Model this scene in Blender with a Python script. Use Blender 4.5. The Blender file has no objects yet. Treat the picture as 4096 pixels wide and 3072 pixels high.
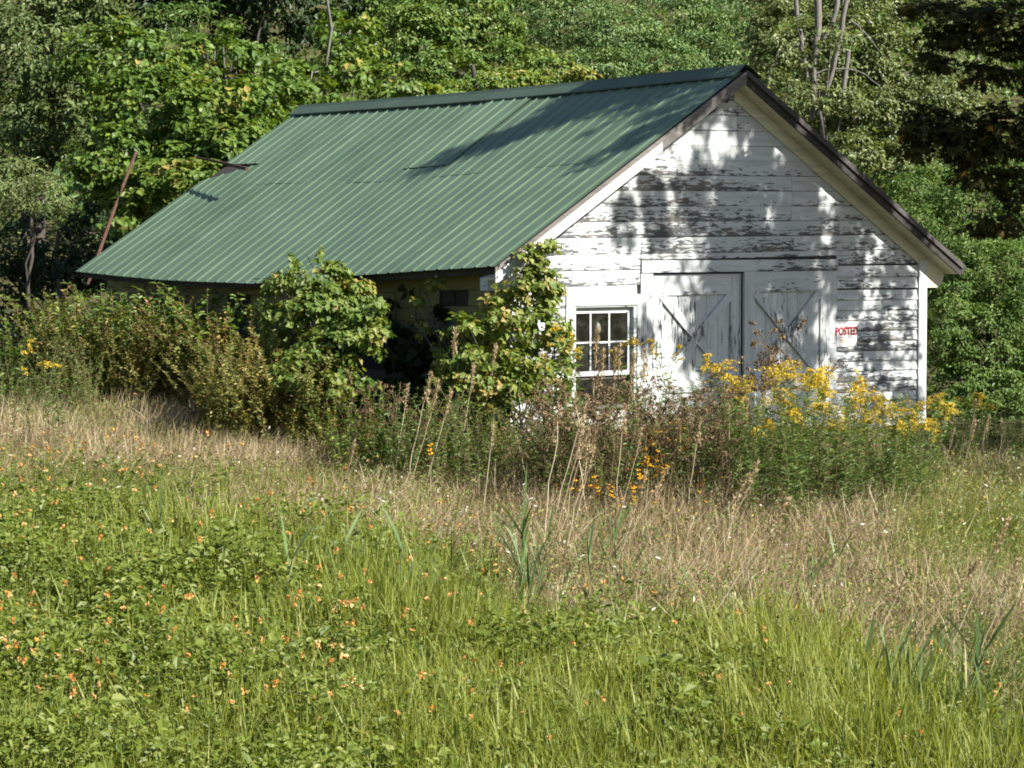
import bpy, math, random
import numpy as np
from mathutils import Vector, Matrix

# ------------------------------------------------------------------ camera, light, exposure
SC = bpy.context.scene
COL = SC.collection
FPX, HOR, CAMZ, CAMD = 2600.0, 240.0, 2.7, 36.0
PITCH = math.atan((384 - HOR) / FPX)
cam = bpy.data.cameras.new('camera'); cam.sensor_width = 36.0; cam.lens = FPX / 1024 * 36
cam.clip_start = 0.5; cam.clip_end = 2000
camo = bpy.data.objects.new('camera', cam); COL.objects.link(camo)
camo.location = (0, -CAMD, CAMZ); camo.rotation_euler = (math.pi / 2 - PITCH, 0, 0)
SC.camera = camo

SUN_AZ, SUN_EL = math.radians(60), math.radians(38)      # azimuth from the camera side (-y) towards +x
SUND = np.array([math.cos(SUN_EL) * math.sin(SUN_AZ), -math.cos(SUN_EL) * math.cos(SUN_AZ), math.sin(SUN_EL)])
world = bpy.data.worlds.new('World'); SC.world = world; world.use_nodes = True
wn = world.node_tree; bg = wn.nodes['Background']
sky = wn.nodes.new('ShaderNodeTexSky'); sky.sky_type = 'NISHITA'; sky.sun_disc = False
sky.sun_elevation = SUN_EL
sky.sun_rotation = math.atan2(SUND[0], SUND[1])
wn.links.new(sky.outputs[0], bg.inputs[0]); bg.inputs[1].default_value = 0.05
sun = bpy.data.lights.new('sun', 'SUN'); sun.energy = 5.0; sun.angle = math.radians(0.53); sun.color = (1.0, 0.95, 0.86)
suno = bpy.data.objects.new('sun', sun); COL.objects.link(suno)
suno.rotation_euler = Vector(SUND).to_track_quat('Z', 'Y').to_euler(); suno.location = (20, -12, 25)
SC.view_settings.view_transform = 'Standard'; SC.view_settings.look = 'None'
SC.view_settings.gamma = 1; SC.view_settings.use_curve_mapping = False
SC.view_settings.exposure = 1.5
cy = SC.cycles
cy.max_bounces = 6; cy.diffuse_bounces = 3; cy.glossy_bounces = 2; cy.transmission_bounces = 4; cy.transparent_max_bounces = 6
cy.use_adaptive_sampling = True; cy.caustics_reflective = False; cy.caustics_refractive = False
cy.filter_width = 1.9

# ------------------------------------------------------------------ frames of reference
_c, _s = math.cos(PITCH), math.sin(PITCH)
CAM = np.array([0, -CAMD, CAMZ])
def ray(x, y):
    a, b = (x - 512) / FPX, (384 - y) / FPX
    return np.array([a, _c + b * _s, -_s + b * _c])
def at(x, y, d):
    """the point seen at photo position x, y that lies d metres away"""
    r = ray(x, y)
    return CAM + r * (d / r[1])
TH = math.radians(38)
EU = np.array([math.cos(TH), math.sin(TH), 0]); EL = np.array([-math.sin(TH), math.cos(TH), 0])
G0 = np.array([3.02, 0, 0])
def barn(u, l, z): return G0 + EU * u + EL * l + np.array([0, 0, z])
def on_gable(x, y):
    r = ray(x, y); t = np.dot(G0 - CAM, -EL) / np.dot(r, -EL)
    return CAM + r * t

RNG = np.random.default_rng(11)
random.seed(5)
_lat = np.random.default_rng(77).random((64, 64))
def vnoise(x, y, sc=1.0, off=0):
    x = np.asarray(x, float) * sc + off * 7.31; y = np.asarray(y, float) * sc + off * 3.17
    xi = np.floor(x).astype(int); yi = np.floor(y).astype(int); fx = x - xi; fy = y - yi
    fx = fx * fx * (3 - 2 * fx); fy = fy * fy * (3 - 2 * fy)
    g = lambda i, j: _lat[i % 64, j % 64]
    return (g(xi, yi) * (1 - fx) + g(xi + 1, yi) * fx) * (1 - fy) + (g(xi, yi + 1) * (1 - fx) + g(xi + 1, yi + 1) * fx) * fy

def gz(x, y):
    x = np.asarray(x, float); y = np.asarray(y, float)
    z = np.where(y < 0, 0.06 * y, 0.0)
    z = np.where(y < -22, -1.32 + (-22 - y) * 0.165, z)
    z = np.where(y < -36, 1.0, z)
    z = z + np.where(y > 16, (np.minimum(y, 130) - 16) * 0.13, 0) + np.where(y > 40, (np.minimum(y, 130) - 40) * 0.13, 0)
    z = z + 0.10 * (vnoise(x, y, 0.45) - 0.5) * np.clip((np.abs(y + 2) - 1) / 4, 0, 1)
    return z
def on_ground(x, y):
    r = ray(x, y); lo, hi = 8.0, 60.0
    for _ in range(40):
        m = (lo + hi) / 2; p = CAM + r * m
        if p[2] > gz(p[0], p[1]): lo = m
        else: hi = m
    p = CAM + r * lo
    return np.array([p[0], p[1], float(gz(p[0], p[1]))])

# ------------------------------------------------------------------ mesh helpers
class MB:
    def __init__(self): self.V = []; self.F = []; self.M = []; self.T = []; self.n = 0
    def add(self, V, F, mi=0, tint=0.5):
        V = np.asarray(V, float).reshape(-1, 3); F = np.asarray(F, int)
        self.V.append(V); self.F.append(F + self.n); self.n += len(V)
        self.M.append(np.full(len(F), mi, int) if np.isscalar(mi) else np.asarray(mi, int))
        self.T.append(np.full(len(V), tint, float) if np.isscalar(tint) else np.asarray(tint, float))
        return self
    def mesh(self, name, mats, smooth=False):
        me = bpy.data.meshes.new(name)
        V = np.concatenate(self.V); me.vertices.add(len(V)); me.vertices.foreach_set('co', V.astype(np.float32).ravel())
        loops = np.concatenate([f.ravel() for f in self.F]); tot = np.concatenate([np.full(len(f), f.shape[1], int) for f in self.F])
        start = np.concatenate([[0], np.cumsum(tot)[:-1]])
        me.loops.add(len(loops)); me.loops.foreach_set('vertex_index', loops.astype(np.int32))
        me.polygons.add(len(tot)); me.polygons.foreach_set('loop_start', start.astype(np.int32))
        me.polygons.foreach_set('material_index', np.concatenate(self.M).astype(np.int32))
        me.polygons.foreach_set('use_smooth', np.full(len(tot), bool(smooth)))
        me.update(calc_edges=True)
        a = me.attributes.new('tint', 'FLOAT', 'POINT'); a.data.foreach_set('value', np.concatenate(self.T).astype(np.float32))
        for m in (mats if isinstance(mats, (list, tuple)) else [mats]): me.materials.append(m)
        return me
    def build(self, name, mats, parent=None, smooth=False):
        return link(bpy.data.objects.new(name, self.mesh(name, mats, smooth)), parent)

def link(o, parent=None):
    COL.objects.link(o)
    if parent is not None: o.parent = parent
    return o
def empty(name, loc=(0, 0, 0), rz=0, parent=None):
    o = bpy.data.objects.new(name, None); o.empty_display_size = 0.2
    o.location = tuple(loc); o.rotation_euler = (0, 0, rz)
    return link(o, parent)
def tag(o, label=None, cat=None, group=None, kind=None):
    if label: o['label'] = label
    if cat: o['category'] = cat
    if group: o['group'] = group
    if kind: o['kind'] = kind
    return o
def copy_tree(o, loc, rz=0, sc=1.0, lean=(0, 0)):
    def cp(a, par):
        c = a.copy(); COL.objects.link(c)
        if par is not None: c.parent = par
        for ch in a.children: cp(ch, c)
        return c
    c = cp(o, None); c.location = tuple(loc); c.rotation_euler = (lean[0], lean[1], rz)
    c.scale = (sc, sc, sc)
    return c

QUADBOX = [(0, 3, 2, 1), (4, 5, 6, 7), (0, 1, 5, 4), (1, 2, 6, 5), (2, 3, 7, 6), (3, 0, 4, 7)]
def box(mb, lo, hi, mi=0, tint=0.5):
    x0, y0, z0 = lo; x1, y1, z1 = hi
    mb.add([(x0, y0, z0), (x1, y0, z0), (x1, y1, z0), (x0, y1, z0), (x0, y0, z1), (x1, y0, z1), (x1, y1, z1), (x0, y1, z1)], QUADBOX, mi, tint)
    return mb
def hexa(mb, P, mi=0, tint=0.5):
    mb.add(P, QUADBOX, mi, tint); return mb
def prism(mb, poly, a, b, fn, mi=0):
    """polygon of 2-D points extruded from a to b; fn(p, h) -> 3-D"""
    n = len(poly)
    V = [fn(p, a) for p in poly] + [fn(p, b) for p in poly]
    mb.add(V, np.array([[i, (i + 1) % n, n + (i + 1) % n, n + i] for i in range(n)]), mi)
    mb.add([fn(p, a) for p in poly], np.array([list(range(n))]), mi)
    mb.add([fn(p, b) for p in poly], np.array([list(range(n))[::-1]]), mi)
    return mb
def tube(mb, pts, rad, sides=6, mi=0, tint=0.5, cap=True):
    pts = np.asarray(pts, float); n = len(pts)
    rad = np.full(n, rad) if np.isscalar(rad) else np.asarray(rad, float)
    d = np.gradient(pts, axis=0); d /= np.linalg.norm(d, axis=1)[:, None] + 1e-9
    ref = np.where(np.abs(d[:, 2:3]) < 0.9, np.array([[0, 0, 1.0]]), np.array([[1.0, 0, 0]]))
    a = np.cross(d, ref); a /= np.linalg.norm(a, axis=1)[:, None] + 1e-9; b = np.cross(d, a)
    ang = np.linspace(0, 2 * math.pi, sides, endpoint=False)
    V = pts[:, None, :] + rad[:, None, None] * (np.cos(ang)[None, :, None] * a[:, None, :] + np.sin(ang)[None, :, None] * b[:, None, :])
    F = [(i * sides + j, i * sides + (j + 1) % sides, (i + 1) * sides + (j + 1) % sides, (i + 1) * sides + j) for i in range(n - 1) for j in range(sides)]
    mb.add(V.reshape(-1, 3), F, mi, tint)
    if cap:
        mb.add(V[-1], [list(range(sides))], mi, tint)
    return mb
def bend(p, q, sag=0.0, n=6, side=(0, 0, 1), wob=0.0, rng=RNG):
    p, q = np.asarray(p, float), np.asarray(q, float); t = np.linspace(0, 1, n)[:, None]
    P = p + (q - p) * t + np.array(side) * sag * np.sin(t * math.pi)
    if wob: P[1:-1] += rng.normal(0, wob, (n - 2, 3))
    return P

def unit(a): return a / (np.linalg.norm(a, axis=-1, keepdims=True) + 1e-9)
LEAF = {
    'diamond': ([(0, 0, 0), (.45, -.5, .06), (1, 0, -.08), (.45, .5, .06)], [(0, 1, 2), (0, 2, 3)]),
    'ovate': ([(0, 0, 0), (.2, -.38, .08), (.62, -.42, .08), (1, 0, -.12), (.62, .42, .08), (.2, .38, .08)], [(0, 1, 2, 3), (0, 3, 4, 5)]),
    'heart': ([(0, 0, 0), (-.14, -.3, .05), (.3, -.56, .1), (1, 0, -.14), (.3, .56, .1), (-.14, .3, .05)], [(0, 1, 2, 3), (0, 3, 4, 5)]),
    'lobed': ([(0, 0, 0), (.02, -.52, -.05), (.25, -.2, .04), (.6, -.5, -.06), (.55, -.16, .03), (1, 0, -.1), (.55, .16, .03), (.6, .5, -.06), (.25, .2, .04), (.02, .52, -.05)],
              [(0, 1, 2), (0, 2, 8), (0, 8, 9), (2, 3, 4), (2, 4, 8), (4, 6, 8), (4, 5, 6), (6, 7, 8)]),
}
def leaves(mb, P, N, L, W, kind='diamond', mi=0, tint=0.5, D=None, rng=RNG):
    P = np.asarray(P, float); n = len(P); N = unit(np.asarray(N, float))
    if D is None: D = rng.normal(size=(n, 3))
    D = D - N * np.sum(D * N, 1)[:, None]; D = unit(D); S = np.cross(N, D)
    T, F = LEAF[kind]; T = np.array(T)
    L = np.broadcast_to(L, n); W = np.broadcast_to(W, n)
    V = P[:, None, :] + T[None, :, 0, None] * (L[:, None, None] * D[:, None, :]) + T[None, :, 1, None] * (W[:, None, None] * S[:, None, :]) + T[None, :, 2, None] * (L[:, None, None] * N[:, None, :])
    k = len(T); F = np.array(F)
    FF = (F[None] + (np.arange(n) * k)[:, None, None]).reshape(-1, F.shape[1])
    tt = np.repeat(np.broadcast_to(tint, n), k)
    mb.add(V.reshape(-1, 3), FF, mi, tt)
def blades(mb, P, H, W, az, lean, curl, mi=0, tint=0.5, segs=3, rng=RNG):
    P = np.asarray(P, float); n = len(P)
    H = np.broadcast_to(H, n); W = np.broadcast_to(W, n); lean = np.broadcast_to(lean, n); curl = np.broadcast_to(curl, n)
    d = np.stack([np.cos(az), np.sin(az), np.zeros(n)], 1)
    wa = az + math.pi / 2 + rng.normal(0, .7, n); w = np.stack([np.cos(wa), np.sin(wa), np.zeros(n)], 1)
    rows = []
    for i in range(segs + 1):
        s = i / segs
        out = H * (lean * s + curl * s * s); up = H * (s - 0.35 * np.abs(curl) * s * s)
        c = P + d * out[:, None] + np.array([0, 0, 1.0]) * up[:, None]
        wd = W * (0.75 + 0.5 * s) * (1 if s < .6 else (1 - s) / .4 * .9)
        if i < segs:
            rows += [c - w * wd[:, None] * .5, c + w * wd[:, None] * .5]
        else: rows.append(c)
    V = np.stack(rows, 1); k = V.shape[1]; base = (np.arange(n) * k)[:, None, None]
    q = np.array([(2 * i, 2 * i + 1, 2 * i + 3, 2 * i + 2) for i in range(segs - 1)])
    tt = np.repeat(np.broadcast_to(tint, n), k)
    n0 = mb.n
    mb.add(V.reshape(-1, 3), (q[None] + base).reshape(-1, 4), mi, tt)
    t = np.array([(2 * segs - 2, 2 * segs - 1, 2 * segs)])
    mb.F.append((t[None] + base).reshape(-1, 3) + n0); mb.M.append(np.full(n, mi, int))
def ball(n, rng=RNG, hollow=0.0):
    v = unit(rng.normal(size=(n, 3))); r = (hollow + (1 - hollow) * rng.random(n)) ** (1 / 3)
    return v * r[:, None], v

# ------------------------------------------------------------------ materials
def new_mat(name):
    m = bpy.data.materials.new(name); m.use_nodes = True; nt = m.node_tree
    for n in list(nt.nodes): nt.nodes.remove(n)
    out = nt.nodes.new('ShaderNodeOutputMaterial')
    return m, nt, out
def ramp(nt, stops, src=None, interp='LINEAR'):
    r = nt.nodes.new('ShaderNodeValToRGB'); r.color_ramp.interpolation = interp
    e = r.color_ramp.elements
    while len(e) < len(stops): e.new(0.5)
    for i, (p, c) in enumerate(stops): e[i].position = p; e[i].color = (*c, 1) if len(c) == 3 else c
    if src is not None: nt.links.new(src, r.inputs[0])
    return r
def noise(nt, vec, scale, detail=4, rough=0.6, dist=0.0):
    n = nt.nodes.new('ShaderNodeTexNoise'); n.inputs['Scale'].default_value = scale; n.inputs['Detail'].default_value = detail
    n.inputs['Roughness'].default_value = rough; n.inputs['Distortion'].default_value = dist
    if vec is not None: nt.links.new(vec, n.inputs['Vector'])
    return n
def mapping(nt, src, scale=(1, 1, 1), loc=(0, 0, 0)):
    m = nt.nodes.new('ShaderNodeMapping'); m.inputs['Scale'].default_value = scale; m.inputs['Location'].default_value = loc
    nt.links.new(src, m.inputs[0]); return m
def math_n(nt, op, a, b=None, clamp=False):
    m = nt.nodes.new('ShaderNodeMath'); m.operation = op; m.use_clamp = clamp
    for i, v in enumerate((a, b)):
        if v is None: continue
        if isinstance(v, (int, float)): m.inputs[i].default_value = v
        else: nt.links.new(v, m.inputs[i])
    return m.outputs[0]
def mixc(nt, fac, a, b):
    m = nt.nodes.new('ShaderNodeMix'); m.data_type = 'RGBA'
    for i, v in ((0, fac), (6, a), (7, b)):
        if isinstance(v, (int, float)): m.inputs[i].default_value = v
        elif isinstance(v, tuple): m.inputs[i].default_value = (*v, 1)
        else: nt.links.new(v, m.inputs[i])
    return m.outputs[2]

def leaf_mat(name, stops, transl=0.35, rough=0.5, spec=0.35, tcol=(1.25, 1.15, 0.45)):
    m, nt, out = new_mat(name)
    at_ = nt.nodes.new('ShaderNodeAttribute'); at_.attribute_name = 'tint'
    r = ramp(nt, stops, at_.outputs['Fac'])
    p = nt.nodes.new('ShaderNodeBsdfPrincipled'); nt.links.new(r.outputs[0], p.inputs['Base Color'])
    p.inputs['Roughness'].default_value = rough; p.inputs['Specular IOR Level'].default_value = spec
    if transl <= 0:
        nt.links.new(p.outputs[0], out.inputs[0]); return m
    t = nt.nodes.new('ShaderNodeBsdfTranslucent')
    mu = nt.nodes.new('ShaderNodeMix'); mu.data_type = 'RGBA'; mu.blend_type = 'MULTIPLY'; mu.inputs[0].default_value = 1
    nt.links.new(r.outputs[0], mu.inputs[6]); mu.inputs[7].default_value = (*tcol, 1)
    nt.links.new(mu.outputs[2], t.inputs[0])
    mx = nt.nodes.new('ShaderNodeMixShader'); mx.inputs[0].default_value = transl
    nt.links.new(p.outputs[0], mx.inputs[1]); nt.links.new(t.outputs[0], mx.inputs[2]); nt.links.new(mx.outputs[0], out.inputs[0])
    return m

def peel_mat(name, paint=(0.49, 0.515, 0.52), wood=(0.085, 0.09, 0.094), loss=0.42, horiz=True, tan=0.16):
    """old white paint flaking off grey wood; streaks run along the board"""
    m, nt, out = new_mat(name)
    tc = nt.nodes.new('ShaderNodeTexCoord'); oi = nt.nodes.new('ShaderNodeObjectInfo')
    rnd = oi.outputs['Random']
    off = nt.nodes.new('ShaderNodeCombineXYZ')
    nt.links.new(math_n(nt, 'MULTIPLY', rnd, 37.0), off.inputs[0])
    add = nt.nodes.new('ShaderNodeVectorMath'); add.operation = 'ADD'
    nt.links.new(tc.outputs['Object'], add.inputs[0]); nt.links.new(off.outputs[0], add.inputs[1])
    sc = (5.5, 5.5, 30) if horiz else (26, 26, 3.8)
    n1 = noise(nt, mapping(nt, add.outputs[0], sc).outputs[0], 1.0, 7, 0.68, 0.25)
    big = noise(nt, mapping(nt, tc.outputs['Object'], (0.55, 0.55, 0.75), (3.1, 0, 1.7)).outputs[0], 1.0, 2, 0.5)
    th = math_n(nt, 'ADD', math_n(nt, 'MULTIPLY', math_n(nt, 'SUBTRACT', big.outputs['Fac'], 0.2), 0.7), math_n(nt, 'MULTIPLY', rnd, 0.10))
    v = math_n(nt, 'ADD', n1.outputs['Fac'], th)             # about 0.5 + 0.21 + 0.05
    if horiz:                                              # the wet lower edge of a board fails first
        sg = nt.nodes.new('ShaderNodeSeparateXYZ'); nt.links.new(tc.outputs['Generated'], sg.inputs[0])
        v = math_n(nt, 'ADD', v, math_n(nt, 'MULTIPLY', math_n(nt, 'SUBTRACT', 0.55, sg.outputs[2]), 0.17))
    v = math_n(nt, 'SUBTRACT', v, 1.15 - loss)
    mask = math_n(nt, 'MULTIPLY', v, 26.0, True)
    grain = noise(nt, mapping(nt, add.outputs[0], (1.5, 40, 60) if horiz else (60, 40, 1.5)).outputs[0], 1.0, 4, 0.6)
    wcol = ramp(nt, [(0.3, tuple(c * 0.55 for c in wood)), (0.7, tuple(c * 1.35 for c in wood))], grain.outputs['Fac'])
    tn = noise(nt, mapping(nt, add.outputs[0], (1.3, 1.3, 3)).outputs[0], 1.0, 2, 0.5)
    wc2 = mixc(nt, math_n(nt, 'MULTIPLY', math_n(nt, 'SUBTRACT', tn.outputs['Fac'], 0.52, True), tan * 12, True), wcol.outputs[0], (0.30, 0.22, 0.14))
    dirt = noise(nt, mapping(nt, add.outputs[0], (1.2, 1.2, 9) if horiz else (9, 9, 1.2)).outputs[0], 1.0, 5, 0.7)
    pc = ramp(nt, [(0.25, tuple(c * 0.68 for c in paint)), (0.6, paint)], dirt.outputs['Fac'])
    col = mixc(nt, mask, pc.outputs[0], wc2)
    p = nt.nodes.new('ShaderNodeBsdfPrincipled'); nt.links.new(col, p.inputs['Base Color'])
    p.inputs['Roughness'].default_value = 0.65; p.inputs['Specular IOR Level'].default_value = 0.25
    bp = nt.nodes.new('ShaderNodeBump'); bp.inputs['Strength'].default_value = 0.5; bp.inputs['Distance'].default_value = 0.004
    h = math_n(nt, 'ADD', math_n(nt, 'MULTIPLY', mask, -0.8), math_n(nt, 'MULTIPLY', grain.outputs['Fac'], 0.5))
    nt.links.new(h, bp.inputs['Height']); nt.links.new(bp.outputs[0], p.inputs['Normal']); nt.links.new(p.outputs[0], out.inputs[0])
    return m

def wood_mat(name, col, rough=0.8, horiz=True, var=0.5):
    m, nt, out = new_mat(name)
    tc = nt.nodes.new('ShaderNodeTexCoord')
    g = noise(nt, mapping(nt, tc.outputs['Object'], (1.5, 30, 40) if horiz else (40, 30, 1.5)).outputs[0], 1.0, 5, 0.65)
    b = noise(nt, tc.outputs['Object'], 1.6, 4, 0.6)
    v = math_n(nt, 'ADD', math_n(nt, 'MULTIPLY', g.outputs['Fac'], 0.6), math_n(nt, 'MULTIPLY', b.outputs['Fac'], 0.4))
    r = ramp(nt, [(0.3, tuple(c * (1 - var) for c in col)), (0.7, tuple(c * (1 + var) for c in col))], v)
    p = nt.nodes.new('ShaderNodeBsdfPrincipled'); nt.links.new(r.outputs[0], p.inputs['Base Color']); p.inputs['Roughness'].default_value = rough
    p.inputs['Specular IOR Level'].default_value = 0.2
    nt.links.new(p.outputs[0], out.inputs[0]); return m

def metal_mat(name, col, rough=0.38):
    m, nt, out = new_mat(name)
    tc = nt.nodes.new('ShaderNodeTexCoord'); oi = nt.nodes.new('ShaderNodeObjectInfo')
    n = noise(nt, mapping(nt, tc.outputs['Object'], (1.0, 1.4, 1.0)).outputs[0], 1.3, 5, 0.6)
    sp = noise(nt, tc.outputs['Object'], 55, 2, 0.5)
    st = noise(nt, mapping(nt, tc.outputs['Object'], (0.4, 12, 0.4)).outputs[0], 1.0, 4, 0.6)
    v = math_n(nt, 'ADD', math_n(nt, 'MULTIPLY', n.outputs['Fac'], 0.5), math_n(nt, 'MULTIPLY', st.outputs['Fac'], 0.35))
    v = math_n(nt, 'ADD', v, math_n(nt, 'MULTIPLY', oi.outputs['Random'], 0.16))
    r = ramp(nt, [(0.3, tuple(c * 0.68 for c in col)), (0.72, tuple(c * 1.3 for c in col))], v)
    c2 = mixc(nt, math_n(nt, 'MULTIPLY', math_n(nt, 'SUBTRACT', sp.outputs['Fac'], 0.62, True), 3.0, True), r.outputs[0], (0.2, 0.24, 0.2))
    ru = noise(nt, mapping(nt, tc.outputs['Object'], (2.2, 6.0, 2.2)).outputs[0], 2.2, 6, 0.7)
    c2 = mixc(nt, math_n(nt, 'MULTIPLY', math_n(nt, 'SUBTRACT', ru.outputs['Fac'], 0.66, True), 5.0, True), c2, (0.085, 0.075, 0.05))
    p = nt.nodes.new('ShaderNodeBsdfPrincipled'); nt.links.new(c2, p.inputs['Base Color'])
    p.inputs['Metallic'].default_value = 0.0; p.inputs['Roughness'].default_value = rough; p.inputs['Specular IOR Level'].default_value = 0.5
    nt.links.new(p.outputs[0], out.inputs[0]); return m
def plain(name, col, rough=0.6, spec=0.3):
    m, nt, out = new_mat(name)
    tc = nt.nodes.new('ShaderNodeTexCoord'); n = noise(nt, tc.outputs['Object'], 9, 4, 0.6)
    r = ramp(nt, [(0.3, tuple(c * 0.7 for c in col)), (0.7, tuple(min(1, c * 1.2) for c in col))], n.outputs['Fac'])
    p = nt.nodes.new('ShaderNodeBsdfPrincipled'); nt.links.new(r.outputs[0], p.inputs['Base Color']); p.inputs['Roughness'].default_value = rough
    p.inputs['Specular IOR Level'].default_value = spec
    nt.links.new(p.outputs[0], out.inputs[0]); return m

M = {}
M['paint'] = peel_mat('peeling_white_paint', loss=0.30)
M['paint_worn'] = peel_mat('worn_white_paint', loss=0.38)
M['paint_sound'] = peel_mat('sound_white_paint', loss=0.19, tan=0.1)
M['paint_vert'] = peel_mat('peeling_white_planks', loss=0.265, horiz=False, tan=0.1)
M['soffit'] = peel_mat('cream_soffit_paint', paint=(0.60, 0.56, 0.43), loss=0.0, tan=0.1)
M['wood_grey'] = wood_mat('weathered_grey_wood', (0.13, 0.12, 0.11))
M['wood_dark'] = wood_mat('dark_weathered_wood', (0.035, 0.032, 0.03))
M['wood_shaded'] = peel_mat('shade_toned_boards', paint=(0.20, 0.185, 0.085), loss=0.16, tan=0.1)  # yellow bounce light and the wall's shadow are put into this paint colour
M['roof'] = metal_mat('green_painted_metal', (0.08, 0.126, 0.077), 0.42)
M['roof_dark'] = metal_mat('dark_green_metal', (0.045, 0.075, 0.052), 0.6)
M['trim_dark'] = wood_mat('dark_roof_edge', (0.06, 0.055, 0.055))
M['rust'] = plain('rusty_iron', (0.085, 0.045, 0.03), 0.85)
M['dark_iron'] = plain('dark_iron', (0.03, 0.028, 0.026), 0.7)
M['red_print'] = plain('red_print', (0.30, 0.008, 0.02), 0.6)
M['sign_white'] = plain('sign_white', (0.8, 0.77, 0.76), 0.45)
M['black_print'] = plain('dark_print', (0.16, 0.12, 0.16), 0.5)
M['brown_print'] = plain('brown_print', (0.5, 0.22, 0.12), 0.5)
M['oval'] = plain('pale_oval', (0.7, 0.7, 0.66), 0.3)
M['bark_pale'] = plain('pale_bark', (0.13, 0.12, 0.108), 0.9)
M['bark_dark'] = plain('dark_bark', (0.06, 0.05, 0.042), 0.9)
# glass: dusty pane
m, nt, out = new_mat('dusty_glass')
tc = nt.nodes.new('ShaderNodeTexCoord'); n = noise(nt, tc.outputs['Object'], 7, 5, 0.7)
tr = nt.nodes.new('ShaderNodeBsdfTransparent'); tr.inputs[0].default_value = (0.75, 0.77, 0.75, 1)
gl = nt.nodes.new('ShaderNodeBsdfGlossy'); gl.inputs['Roughness'].default_value = 0.06
di = nt.nodes.new('ShaderNodeBsdfDiffuse'); di.inputs[0].default_value = (0.4, 0.38, 0.33, 1)
m1 = nt.nodes.new('ShaderNodeMixShader'); m1.inputs[0].default_value = 0.07
m2 = nt.nodes.new('ShaderNodeMixShader')
nt.links.new(tr.outputs[0], m1.inputs[1]); nt.links.new(gl.outputs[0], m1.inputs[2])
nt.links.new(math_n(nt, 'MULTIPLY', math_n(nt, 'SUBTRACT', n.outputs['Fac'], 0.42, True), 0.14, True), m2.inputs[0])
nt.links.new(m1.outputs[0], m2.inputs[1]); nt.links.new(di.outputs[0], m2.inputs[2]); nt.links.new(m2.outputs[0], out.inputs[0])
M['glass'] = m

G = lambda r, g, b: (r, g, b)
M['leaf_big'] = leaf_mat('broad_vine_leaf', [(0.0, G(0.046, 0.098, 0.016)), (.5, G(0.104, 0.176, 0.026)), (.88, G(0.182, 0.234, 0.039)), (1, G(0.312, 0.247, 0.065))], 0.4)
M['leaf_vine'] = leaf_mat('grape_vine_leaf', [(0.0, G(0.050, 0.100, 0.019)), (.5, G(0.119, 0.181, 0.031)), (.8, G(0.200, 0.237, 0.050)), (1, G(0.300, 0.237, 0.075))], 0.4)
M['leaf_mid'] = leaf_mat('mid_green_leaf', [(0.0, G(0.039, 0.091, 0.018)), (.5, G(0.091, 0.163, 0.029)), (1, G(0.182, 0.234, 0.046))], 0.35)
M['leaf_blue'] = leaf_mat('cool_green_leaf', [(0.0, G(0.046, 0.104, 0.039)), (.5, G(0.098, 0.182, 0.058)), (1, G(0.195, 0.260, 0.091))], 0.3)
M['leaf_pale'] = leaf_mat('pale_olive_leaf', [(0.0, G(0.050, 0.081, 0.025)), (.5, G(0.125, 0.163, 0.050)), (.85, G(0.213, 0.237, 0.088)), (1, G(0.350, 0.362, 0.188))], 0.3, 0.45, 0.4)
M['leaf_grey'] = leaf_mat('grey_green_leaf', [(0.0, G(0.048, 0.084, 0.026)), (.5, G(0.102, 0.150, 0.046)), (1, G(0.204, 0.240, 0.096))], 0.35)
M['leaf_dark'] = leaf_mat('shade_dark_leaf', [(0.0, G(.014, .03, .01)), (.6, G(.03, .06, .016)), (1, G(.06, .09, .025))], 0.25)  # deep shade of wood and wall is put into these dark leaf colours
M['leaf_maple'] = leaf_mat('maple_leaf', [(0.0, G(.028, .032, .01)), (.7, G(.05, .052, .016)), (.9, G(.11, .08, .02)), (1, G(.34, .19, .025))], 0.28, .7, .08, tcol=(1.3, 1.0, .4))  # base darkened: the crown's own shade is put into the leaf colour
M['leaf_bush'] = leaf_mat('fresh_bush_leaf', [(0.0, G(0.054, 0.115, 0.024)), (.5, G(0.115, 0.196, 0.043)), (1, G(0.203, 0.270, 0.081))], 0.4)
M['leaf_jewel'] = leaf_mat('soft_meadow_leaf', [(0.0, G(0.066, 0.105, 0.014)), (.5, G(0.138, 0.182, 0.026)), (.9, G(0.220, 0.248, 0.061)), (1, G(0.297, 0.242, 0.077))], 0.42)
M['leaf_rod'] = leaf_mat('narrow_stem_leaf', [(0.0, G(0.058, 0.111, 0.026)), (.5, G(0.117, 0.189, 0.046)), (1, G(0.208, 0.260, 0.085))], 0.35)
M['thicket'] = leaf_mat('yellowing_weed', [(0.0, G(0.087, 0.123, 0.036)), (.4, G(0.181, 0.203, 0.051)), (.7, G(0.290, 0.261, 0.065)), (.92, G(0.377, 0.261, 0.087)), (1, G(0.435, 0.203, 0.102))], 0.3)
M['dry'] = leaf_mat('dry_grass', [(0.0, G(0.112, 0.101, 0.039)), (.3, G(0.213, 0.168, 0.084)), (.6, G(0.314, 0.235, 0.134)), (.85, G(0.426, 0.336, 0.213)), (1, G(0.560, 0.493, 0.370))], 0.25, 0.6, 0.25, (1.1, 1, .7))
M['brown'] = leaf_mat('dead_brown_weed', [(0.0, G(.07, .052, .03)), (.5, G(.145, .1, .058)), (1, G(.25, .175, .1))], 0.12, 0.8, 0.1, (1, .8, .6))
M['grass'] = leaf_mat('fresh_grass', [(0.0, G(0.095, 0.134, 0.022)), (.5, G(0.196, 0.235, 0.040)), (1, G(0.314, 0.325, 0.090))], 0.42)
M['reed'] = leaf_mat('broad_reed_blade', [(0.0, G(.05, .095, .03)), (.5, G(.10, .16, .055)), (.85, G(.18, .23, .1)), (1, G(.34, .28, .15))], 0.3)
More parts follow.
